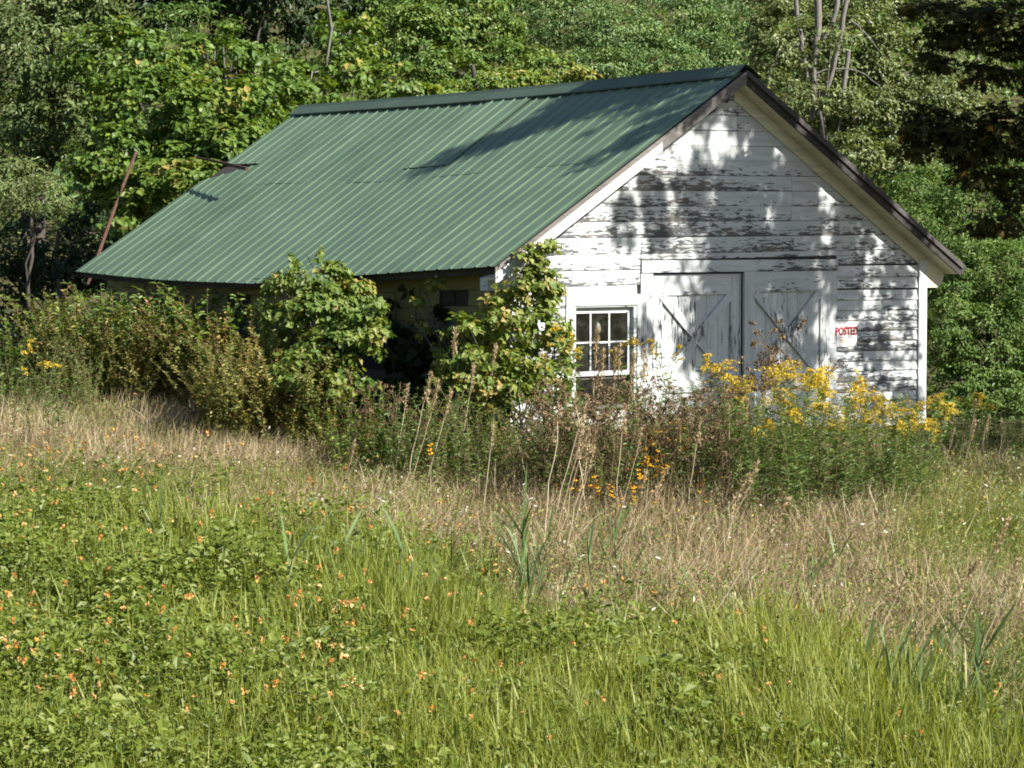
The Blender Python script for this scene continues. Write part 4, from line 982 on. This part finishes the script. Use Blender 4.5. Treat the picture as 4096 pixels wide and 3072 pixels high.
# green and yellowing leafy weeds
def leafyweed(name, mat, kind, L, W, n, H=1.0, br=5):
    def fn(rng):
        mb = MB()
        for i in range(br):
            sub = MB(); t, S = leafy_stem(sub, rng, H * rng.uniform(.6, 1.05), n, L, W, kind=kind, tshift=rng.normal(0, .12), lean=.22, r=.004)
            o_ = np.array([rng.normal(0, .1), rng.normal(0, .1), 0])
            for v, f_, m_, tt in zip(sub.V, sub.F, sub.M, sub.T):
                mb.V.append(v + o_); mb.F.append(f_ + mb.n); mb.M.append(m_); mb.T.append(tt)
            mb.n += sub.n
        o = mb.build(name, [M[mat], M['brown']]); tag(o, 'leafy weed', 'weed'); return o
    return fn
TH_Y = protos(5, leafyweed('yellow_weed', 'thicket', 'diamond', .06, .026, 130, 1.0, 7))
TH_G = protos(4, leafyweed('broadleaf_weed', 'leaf_mid', 'ovate', .09, .05, 40, 1.0, 5))
TH_B = protos(4, leafyweed('slender_weed', 'leaf_rod', 'diamond', .07, .022, 60, 1.0, 5))
rng = np.random.default_rng(92)
for i in range(150):
    x = rng.uniform(50, 335); top = 296 + 22 * (vnoise(x, 0, .02) - .5) + (max(0, x - 230) * .25) + rng.uniform(0, 85); d = np.interp(x, [50, 200, 335], [39.6, 38.0, 35.7]) + rng.uniform(-.9, .7)
    g = ground_at(x, d); s = (at(x, top, d)[2] - g[2]) / 1.0
    place(random.choice(TH_Y), g, sc=max(.4, min(s, 1.9)), label='fine yellowing weed in the tangled thicket, ' + where(x, [120, 190, 260], ['at its far left end', 'below the low roof corner', 'below the far side window', 'beside the grape vine bush']), group='yellowing thicket before the side wall', lean=(random.gauss(0, .06), random.gauss(0, .06)))
for i in range(60):
    x = rng.uniform(-10, 230); top = (285 if x > 70 else 305) + rng.uniform(0, 40); d = rng.uniform(38.6, 41)
    g = ground_at(x, d); s = (at(x, top, d)[2] - g[2]) / 1.0
    place(random.choice(TH_G), g, sc=min(s, 2.2), label='broad-leaved green weed at the back of the thicket, ' + where(x, [90], ['left of the roof corner', 'below the sagging eave']), group='green weeds below the far roof corner')
for i in range(30):
    x = rng.uniform(95, 262); top = rng.uniform(283, 300) + (4 if x > 200 else 0); wl = (x - 101) / (509 - 101); d = float(np.interp(x, [101, 509], [42.0, 33.6])) - rng.uniform(1.3, 2.2)
    g = ground_at(x, d); s = (at(x, top, d)[2] - g[2]) / 1.0
    place(random.choice(TH_G), g, sc=min(s, 2.4), label='tall broad-leaved weed reaching up to the sagging eave', group='tall weeds against the side wall')
for i in range(50):
    x = rng.uniform(-10, 90); top = 328 + rng.uniform(0, 60); d = rng.uniform(36.5, 39.5)
    g = ground_at(x, d); s = (at(x, top, d)[2] - g[2]) / 1.0
    place(random.choice(TH_B), g, sc=max(.4, min(s, 1.8)), label='slender green weed at the left edge of the thicket', group='slender weeds at the left edge')
for i in range(120):
    x = rng.uniform(400, 745); top = rng.uniform(380, 436); d = rng.uniform(30, 32.8)
    g = ground_at(x, d); s = (at(x, top, d)[2] - g[2]) / 1.0
    place(random.choice(TH_B), g, sc=max(.4, min(s, 1.5)), label='slender green weed ' + where(x, [520, 640], ['at the foot of the corner vine', 'at the foot of the wall below the window', 'at the foot of the doors']), group='green weeds along the gable')
for i in range(40):
    x = rng.uniform(325, 500); top = rng.uniform(388, 440); d = rng.uniform(31, 33.8)
    g = ground_at(x, d); s = (at(x, top, d)[2] - g[2]) / 1.0
    place(random.choice(TH_G if i % 3 else TH_Y), g, sc=max(.3, min(s, 1.3)), label='low weed at the meadow edge, ' + where(x, [290, 400], ['below the yellow thicket', 'below the grape vine bush', 'below the dark gap and corner vine']), group='low weeds below the grape vine bush')

for i in range(46):
    x = rng.uniform(935, 1040); top = rng.uniform(395, 450); d = rng.uniform(31.5, 35.5)
    g = ground_at(x, d); s = (at(x, top, d)[2] - g[2]) / 1.0
    place(random.choice(TH_B if i % 3 else TH_G), g, sc=max(.4, min(s, 1.4)), label='weed in the shade at the foot of the round bush', group='shaded weeds under the round bush')
for i in range(75):
    x = rng.uniform(215, 350); top = rng.uniform(318, 405) + max(0, (x - 310) * .7); d = rng.uniform(33.7, 35.2)
    g = ground_at(x, d); s = (at(x, top, d)[2] - g[2]) / 1.0
    place(random.choice(TH_Y), g, sc=max(.4, min(s, 1.5)), label='yellow-orange weed ' + where(x, [280], ['leaning left of the grape vine bush', 'leaning before the grape vine bush']), group='yellow weeds before the grape vine bush', lean=(random.gauss(0, .1), random.gauss(0, .1)))

for i in range(75):
    x = rng.uniform(540, 750); top = rng.uniform(386, 452); d = rng.uniform(28.6, 31)
    g = ground_at(x, d); s = (at(x, top, d)[2] - g[2]) / 1.0
    place(random.choice(TH_B), g, sc=max(.4, min(s, 1.4)), label='slender green weed mixed among the dead brown weeds' + where(x, [600, 680], [' below the window', ' below the left door', ' beside the goldenrod']), group='green weeds among the dead brown weeds')
for i in range(30):
    x = rng.uniform(925, 1045); y = rng.uniform(640, 790); g = on_ground(x, y)
    place(random.choice(TH_B if i % 2 else TH_G), g, sc=rng.uniform(.35, .65), label='low dark green weed in the lower right corner', group='weeds in the lower right corner')

# black-eyed susans
def susan(rng):
    mb = MB(); S = bend((0, 0, 0), (rng.normal(0, .06), rng.normal(0, .06), .75), 0, 6, (1, 0, 0), .01, rng); tube(mb, S, .003, 4, 1, .5, False)
    leaves(mb, S[1:5], rng.normal(0, .3, (4, 3)) + np.array([0, 0, 1]), .08, .02, 'diamond', 0, .4, None, rng)
    o = mb.build('black_eyed_susan', [M['leaf_rod'], M['brown']]); tag(o, 'susan', 'flower')
    for q in [S[-1]] + [S[-2] + np.array([rng.normal(0, .07), rng.normal(0, .07), rng.uniform(0, .1)]) for _ in range(rng.integers(0, 3))]:
        fb = MB(); n = 11; a = np.arange(n) / n * 6.283; D = np.stack([np.cos(a), np.sin(a), np.full(n, -.25)], 1)
        ax = unit(np.array([[.2, -.5, 1.0]]))[0]
        leaves(fb, np.repeat(q[None], n, 0), np.repeat(ax[None], n, 0) + rng.normal(0, .1, (n, 3)), .034, .016, 'diamond', 0, rng.random(n), D, rng)
        b = fb.build('blossom', M['susan'], o)
        eb = MB(); tube(eb, [q - ax * .002, q + ax * .01, q + ax * .016], [.013, .011, .004], 6); eb.build('flower_centre', M['susan_eye'], b)
    return o
BS = protos(5, susan); rng = np.random.default_rng(93)
for cx, cy, sx, sy, n in ((645, 462, 9, 7, 12), (585, 483, 14, 6, 12), (632, 492, 26, 8, 12), (665, 425, 12, 8, 9), (660, 440, 22, 12, 8), (690, 478, 18, 10, 6), (430, 445, 4, 3, 1)):
    for i in range(n):
        x, y = cx + rng.normal(0, sx), cy + rng.normal(0, sy); d = float(np.interp(y, [420, 500], [30.2, 27.5])) - .2
        g = ground_at(x, d); s = (at(x, y, d)[2] - g[2]) / .76
        place(random.choice(BS), g, sc=max(.6, min(s, 1.6)), label='black-eyed susan with orange-yellow petals in front of the rusty weeds', group='black-eyed susans before the doors')

# broad reed blades
def reed(rng):
    mb = MB(); H = 1.0; S = bend((0, 0, 0), (.1 * rng.normal(), .1 * rng.normal(), H * .8), 0, 6); tube(mb, S, np.linspace(.006, .003, 6), 4, 0, .4, False)
    n = 8; s = np.linspace(.08, .95, n); P = np.stack([np.interp(s, np.linspace(0, 1, 6), S[:, k]) for k in range(3)], 1)
    az = rng.choice([0, math.pi], n) + rng.normal(0, .5, n)
    blades(mb, P, rng.uniform(.3, .48, n), .027, az, rng.uniform(.1, .5, n), rng.uniform(-.05, .25, n), 0, np.clip(rng.normal(.5, .25, n), 0, 1), 4, rng)
    o = mb.build('broad_reed', M['reed']); tag(o, 'reed', 'reed'); return o
RD = protos(6, reed); rng = np.random.default_rng(94)
def reeds(pts, label, group):
    for x, y, d in pts:
        g = ground_at(x, d); s = (at(x, y, d)[2] - g[2]) / 1.15
        place(random.choice(RD), g, sc=max(.4, min(s, 1.6)), label=label, group=group, lean=(random.gauss(0, .08), random.gauss(.12, .1)), rz=random.gauss(0, .5))
reeds([(x + rng.normal(0, 14), y + rng.uniform(0, 25), rng.uniform(22.5, 26)) for x, y in [(500, 470), (515, 465), (524, 475), (508, 490), (540, 490), (532, 510), (546, 500), (560, 540), (575, 515), (590, 500), (600, 470), (610, 520), (618, 480), (560, 570), (575, 560), (520, 540), (495, 560), (590, 555), (640, 520), (660, 530), (607, 490), (550, 555), (480, 540), (455, 520), (635, 545), (595, 525), (670, 560), (440, 545)]], 'broad-bladed reed in the clump at the middle of the meadow', 'reeds in the middle of the meadow')
reeds([(x + rng.normal(0, 5), y + rng.normal(0, 5), rng.uniform(18.2, 20.2)) for x, y in [(875, 610), (890, 600), (905, 620), (920, 605), (935, 625), (945, 590), (955, 640), (965, 610), (975, 650), (930, 660), (910, 660), (950, 680), (985, 640), (890, 640), (1000, 660), (860, 640), (940, 640), (970, 690), (882, 625), (898, 612), (915, 635), (927, 618), (948, 618), (958, 600), (978, 630), (920, 650), (900, 655), (940, 670), (868, 650), (990, 675), (935, 600), (1005, 640)]], 'broad blue-green reed in the dense clump at the lower right', 'reeds at the lower right')
reeds([(x, y, rng.uniform(22, 25)) for x, y in [(255, 505), (290, 520), (270, 500), (395, 500), (378, 515), (405, 530), (330, 530), (345, 545), (790, 540), (810, 530), (835, 520), (770, 560), (690, 560), (720, 550), (300, 490), (150, 480)]], 'single broad-bladed reed standing in the dry grass', 'scattered reeds in the dry meadow')

# tall dry stalks with seed heads
def stalk(rng):
    mb = MB(); q = np.array([rng.normal(0, .05), rng.normal(0, .05), 1.0]); S = bend((0, 0, 0), q, 0, 8, (1, 0, 0), .008, rng); tube(mb, S, np.linspace(.005, .003, 8), 4, 0, rng.uniform(.7, .95), False)
    o = mb.build('dry_stalk', M['dry']); tag(o, 'stalk', 'grass stalk')
    fb = MB(); n = 90; t = rng.random(n) ** .7; P = S[-1] + np.array([0, 0, 1]) * (t * .26 - .16)[:, None] + rng.normal(0, .013, (n, 3)) * (1.15 - t)[:, None]
    leaves(fb, P, rng.normal(size=(n, 3)), .036, .011, 'diamond', 0, np.clip(rng.normal(.7, .12, n), 0, 1), np.array([[0, 0, 1.0]]) + rng.normal(0, .25, (n, 3)), rng)
    tag(fb.build('seed_head', M['dry'], o), kind='stuff'); return o
ST = protos(6, stalk); rng = np.random.default_rng(95)
def stalks(L_, label, group):
    for x0, y0, x1, y1, d in L_:
        g = ground_at(x0, d); t = at(x1, y1, d); v = t - g; s = np.linalg.norm(v) / 1.1
        rx = math.asin(max(-1, min(1, -v[1] / np.linalg.norm(v)))); ry = math.atan2(v[0], v[2])
        o = place(random.choice(ST), g, sc=s, label=label, group=group, rz=0, lean=(rx, ry))
mid = [(400, 500, 425, 372, 30), (405, 500, 432, 380, 30), (392, 500, 410, 385, 30.5), (540, 520, 572, 410, 26), (548, 530, 575, 425, 26), (545, 525, 580, 395, 27), (552, 540, 590, 430, 26), (560, 540, 600, 450, 25.5), (420, 470, 445, 390, 30), (610, 540, 640, 470, 25), (600, 545, 660, 465, 25), (655, 600, 740, 470, 23.5), (690, 580, 750, 460, 24), (690, 640, 790, 500, 22), (330, 520, 350, 440, 28), (580, 480, 600, 420, 29), (700, 500, 705, 370, 30), (760, 500, 775, 390, 29.5), (800, 500, 830, 410, 29.5), (830, 500, 860, 440, 29), (735, 480, 742, 400, 30)]
for i in range(13):
    x_ = rng.uniform(450, 745); d_ = rng.uniform(26.5, 30); mid.append((x_, 500, x_ + rng.normal(10, 12), rng.uniform(385, 450), d_))
stalks(mid, 'tall straw-coloured grass stalk leaning in the middle of the meadow', 'dry stalks in the middle of the meadow')
stalks([(x, 480, x + rng.normal(4, 8), y, rng.uniform(30, 33)) for x, y in [(945, 405), (955, 420), (962, 400), (975, 415), (985, 430), (1000, 420), (940, 430), (968, 425), (1010, 440)]], 'pale dry stalk before the dark shade at the right edge', 'dry stalks before the dark shade')
stalks([(x, 420, x + rng.normal(6, 6), y, rng.uniform(31.3, 32.2)) for x, y in [(590, 330), (600, 345), (612, 350), (622, 355), (585, 350), (632, 350), (575, 365), (460, 330), (470, 345), (455, 365)]], 'thin seed-headed grass stalk in front of the window', 'grass stalks before the window')
stalks([(870, 660, 985, 565, 20), (940, 620, 1010, 520, 21), (850, 640, 905, 560, 20.5), (960, 600, 1020, 560, 20), (790, 640, 840, 560, 21)], 'long pale stalk slanting over the reeds at the lower right', 'slanting stalks at the lower right')

# jewelweed: the plants that carry the blossoms
def jewel(rng):
    mb = MB()
    for i in range(4):
        sub_top, S = leafy_stem(mb, rng, rng.uniform(.38, .6), 15, .07, .045, kind='ovate', lean=.3, r=.004, z0=.3, tshift=rng.normal(0, .08))
    o = mb.build('jewelweed', [M['leaf_jewel'], M['leaf_rod']]); tag(o, 'jewelweed', 'flower')
    for i in range(rng.integers(1, 5)):
        fb = MB(); q = np.array([rng.normal(0, .1), rng.normal(0, .1), rng.uniform(.5, .72)]); n = 7
        c, v = ball(n, rng)
        leaves(fb, q + c * .009, v + np.array([0, -.3, .3]), .025, .018, 'ovate', 0, np.clip(rng.normal(.45, .3, n), 0, 1), None, rng)
        fb.build('blossom', M['orange'], o)
    return o
JW = protos(8, jewel); rng = np.random.default_rng(96)
def bound(x):  # photo height of the upper edge of the green foreground
    return np.interp(x, [0, 100, 200, 300, 400, 480, 540, 640, 760, 850, 940, 1024], [474, 478, 490, 515, 545, 580, 618, 630, 634, 650, 700, 745])
k = 0
while k < 215:
    x = -20 + 1060 * rng.random() ** 1.75; top = bound(x) + 4
    if x > 520 and rng.random() < .6: continue
    y = top + (800 - top) * rng.random() ** 1.25
    if x > 860 and rng.random() < .6: continue
    g = on_ground(x, y + 22)
    if g[1] < -20.5: continue
    place(random.choice(JW), g, sc=rng.uniform(.9, 1.25) * (1.18 if x < 420 else 1), label='jewelweed with small orange blossoms, ' + where(x, [180, 380, 620], ['left part of the field', 'left of the field middle', 'middle of the field', 'grassy right of the field']) + where(y, [560, 660], [' near its upper edge', ' halfway down', ' at the bottom']), group='jewelweed in the foreground'); k += 1

# ------------------------------------------------------------------ ground cover: nobody could count it
def scatter(n, xr, dr, keep, rng):
    out = []
    tot = 0
    while tot < n:
        d = np.sqrt(rng.uniform(dr[0] ** 2, dr[1] ** 2, n)); x = rng.uniform(xr[0], xr[1], n)
        X_ = (x - 512) / FPX * d; Y_ = d - CAMD; Z_ = gz(X_, Y_)
        yy = HOR + FPX * (CAMZ - Z_) / d
        k_ = keep(x, yy, d, X_, Y_); out.append(np.stack([X_, Y_, Z_, x, yy], 1)[k_]); tot += int(k_.sum())
        if len(out) > 40: break
    return np.concatenate(out)[:n]
def edge(x, yy, rng, soft=18): return yy - (bound(x) + 52) + rng.normal(0, soft, len(x))
rng = np.random.default_rng(97)
# leaves of the green foreground
mb = MB()
A = scatter(86000, (-200, 1270), (15.2, 28.5), lambda x, y, d, X_, Y_: (edge(x, y, rng, 26) > 8 + 40 * (vnoise(X_, Y_, .7, 13) - .5)) & (rng.random(len(x)) < .04 + 1.4 * vnoise(X_, Y_, 1.5, 11)), rng)
n = len(A); hgt = .12 + (.40 + .2 * np.clip((480 - A[:, 3]) / 200, 0, 1) * np.clip((A[:, 4] - 545) / 90, 0, 1)) * rng.random(n) ** .7 * (.55 + .9 * vnoise(A[:, 0], A[:, 1], 1.6))
P = A[:, :3].copy(); P[:, 2] += hgt
t = np.clip(.42 + .25 * (vnoise(A[:, 0], A[:, 1], 2.2, 2) - .5) + rng.normal(0, .2, n), 0, 1)
N = rng.normal(0, .45, (n, 3)) + np.array([.15, -.15, 1.0]); s = .5 + .7 * rng.random(n) + .9 * (rng.random(n) < .05) 
leaves(mb, P, N, .062 * s, .042 * s, 'ovate', 0, t, None, rng)
tag(mb.build('jewelweed_leaves', M['leaf_jewel']), 'dense soft green leaves covering the near field', 'ground cover', kind='stuff')
# fresh grass blades
mb = MB()
dens = lambda x: np.interp(x, [0, 150, 300, 450, 600, 750, 900, 1024], [.2, .25, .45, .85, 1, 1, .9, .6])
A = scatter(45000, (-200, 1270), (15.2, 27), lambda x, y, d, X_, Y_: (edge(x, y, rng, 24) > 14) & (rng.random(len(x)) < dens(x) * (.35 + 1.1 * vnoise(X_, Y_, 1.3, 4))), rng)
n = len(A); hh = rng.uniform(.4, .9, n) * (.7 + .5 * vnoise(A[:, 0], A[:, 1], .9, 3))
blades(mb, A[:, :3], hh, rng.uniform(.006, .012, n) + .012 * (rng.random(n) < .22), rng.uniform(0, 6.28, n), np.abs(rng.normal(.1, .16, n)), np.abs(rng.normal(.12, .25, n)), 0, np.clip(.5 + rng.normal(0, .22, n) + .3 * (vnoise(A[:, 0], A[:, 1], .7, 6) - .5), 0, 1), 4, rng)
tag(mb.build('fresh_grass', M['grass']), 'bright green grass blades of the near field', 'grass', kind='stuff')
# dry meadow grass
mb = MB()
A = scatter(135000, (-200, 1270), (20, 38.5), lambda x, y, d, X_, Y_: (edge(x, y, rng, 22) < 45) & ((Y_ < -1.5) | (X_ < -3.2)) & ((X_ < 4.9) | (Y_ < -4.2)), rng)
n = len(A); pn = vnoise(A[:, 0], A[:, 1], .55, 1); pn2 = vnoise(A[:, 0], A[:, 1], 1.7, 8)
green = np.clip((pn - .55) * 2 + (A[:, 3] > 900) * .55 * np.clip((A[:, 4] - 420) / 60, 0, 1) + .28 * np.exp(-((A[:, 3] - 440) / 110) ** 2) + .12, 0, 1) > rng.random(n)
hh = rng.uniform(.25, .6, n) * (.6 + .7 * pn2)
az = rng.normal(.3, 1.3, n); lean = np.abs(rng.normal(.25, .4, n)); cu = np.abs(rng.normal(.25, .4, n))
td = np.clip(.58 + .3 * (pn2 - .5) + rng.normal(0, .22, n), 0, 1); tg = np.clip(rng.normal(.4, .2, n), 0, 1)
wd = rng.uniform(.003, .008, n)
blades(mb, A[~green, :3], hh[~green], wd[~green], az[~green], lean[~green], cu[~green], 0, td[~green], 3, rng)
blades(mb, A[green, :3], hh[green], wd[green], az[green], lean[green], cu[green], 1, tg[green], 3, rng)
tag(mb.build('meadow_grass', [M['dry'], M['grass']]), 'dry tan meadow grass between the green field and the barn', 'grass', kind='stuff')
# small leafy weeds and seed fluff in the meadow
mb = MB()
A = scatter(122000, (-200, 1270), (20, 39), lambda x, y, d, X_, Y_: (edge(x, y, rng, 22) < 32) & ((Y_ < -1.5) | (X_ < -3.2)) & ((X_ < 4.9) | (Y_ < -4.2)) & (rng.random(len(x)) < .25 + 1.1 * vnoise(X_, Y_, .8, 9)), rng)
n = len(A); P = A[:, :3].copy(); P[:, 2] += rng.uniform(.05, .42, n)
br = (.25 + .9 * np.exp(-((A[:, 3] - 620) / 130) ** 2 - ((A[:, 4] - 470) / 60) ** 2) + .35 * (A[:, 3] < 350)) * (.4 + 1.1 * vnoise(A[:, 0], A[:, 1], 1.1, 5)) > rng.random(n)
t = np.clip(rng.normal(.45, .22, n), 0, 1); s = .6 + .7 * rng.random(n)
N = rng.normal(0, .6, (n, 3)) + np.array([.1, -.1, .8])
leaves(mb, P[br], N[br], .04 * s[br], .016 * s[br], 'diamond', 0, t[br], None, rng)
gr = (rng.random(n) < .4) & ~br; th = ~br & ~gr
leaves(mb, P[th], N[th], .045 * s[th], .02 * s[th], 'diamond', 1, t[th], None, rng)
leaves(mb, P[gr], N[gr], .05 * s[gr], .022 * s[gr], 'diamond', 3, t[gr], None, rng)
A = scatter(420, (-60, 1080), (21, 35), lambda x, y, d, X_, Y_: (edge(x, y, rng, 20) < 30), rng)
P = A[:, :3].copy(); P[:, 2] += rng.uniform(.25, .5, len(A))
leaves(mb, P, rng.normal(size=P.shape) + np.array([0, -.4, .5]), rng.uniform(.03, .08, len(P)), .02, 'diamond', 2, rng.random(len(P)), None, rng)
tag(mb.build('meadow_weeds', [M['brown'], M['thicket'], M['white_bit'], M['leaf_rod']]), 'small brown and green weeds with pale seed fluff in the dry meadow', 'weeds', kind='stuff')
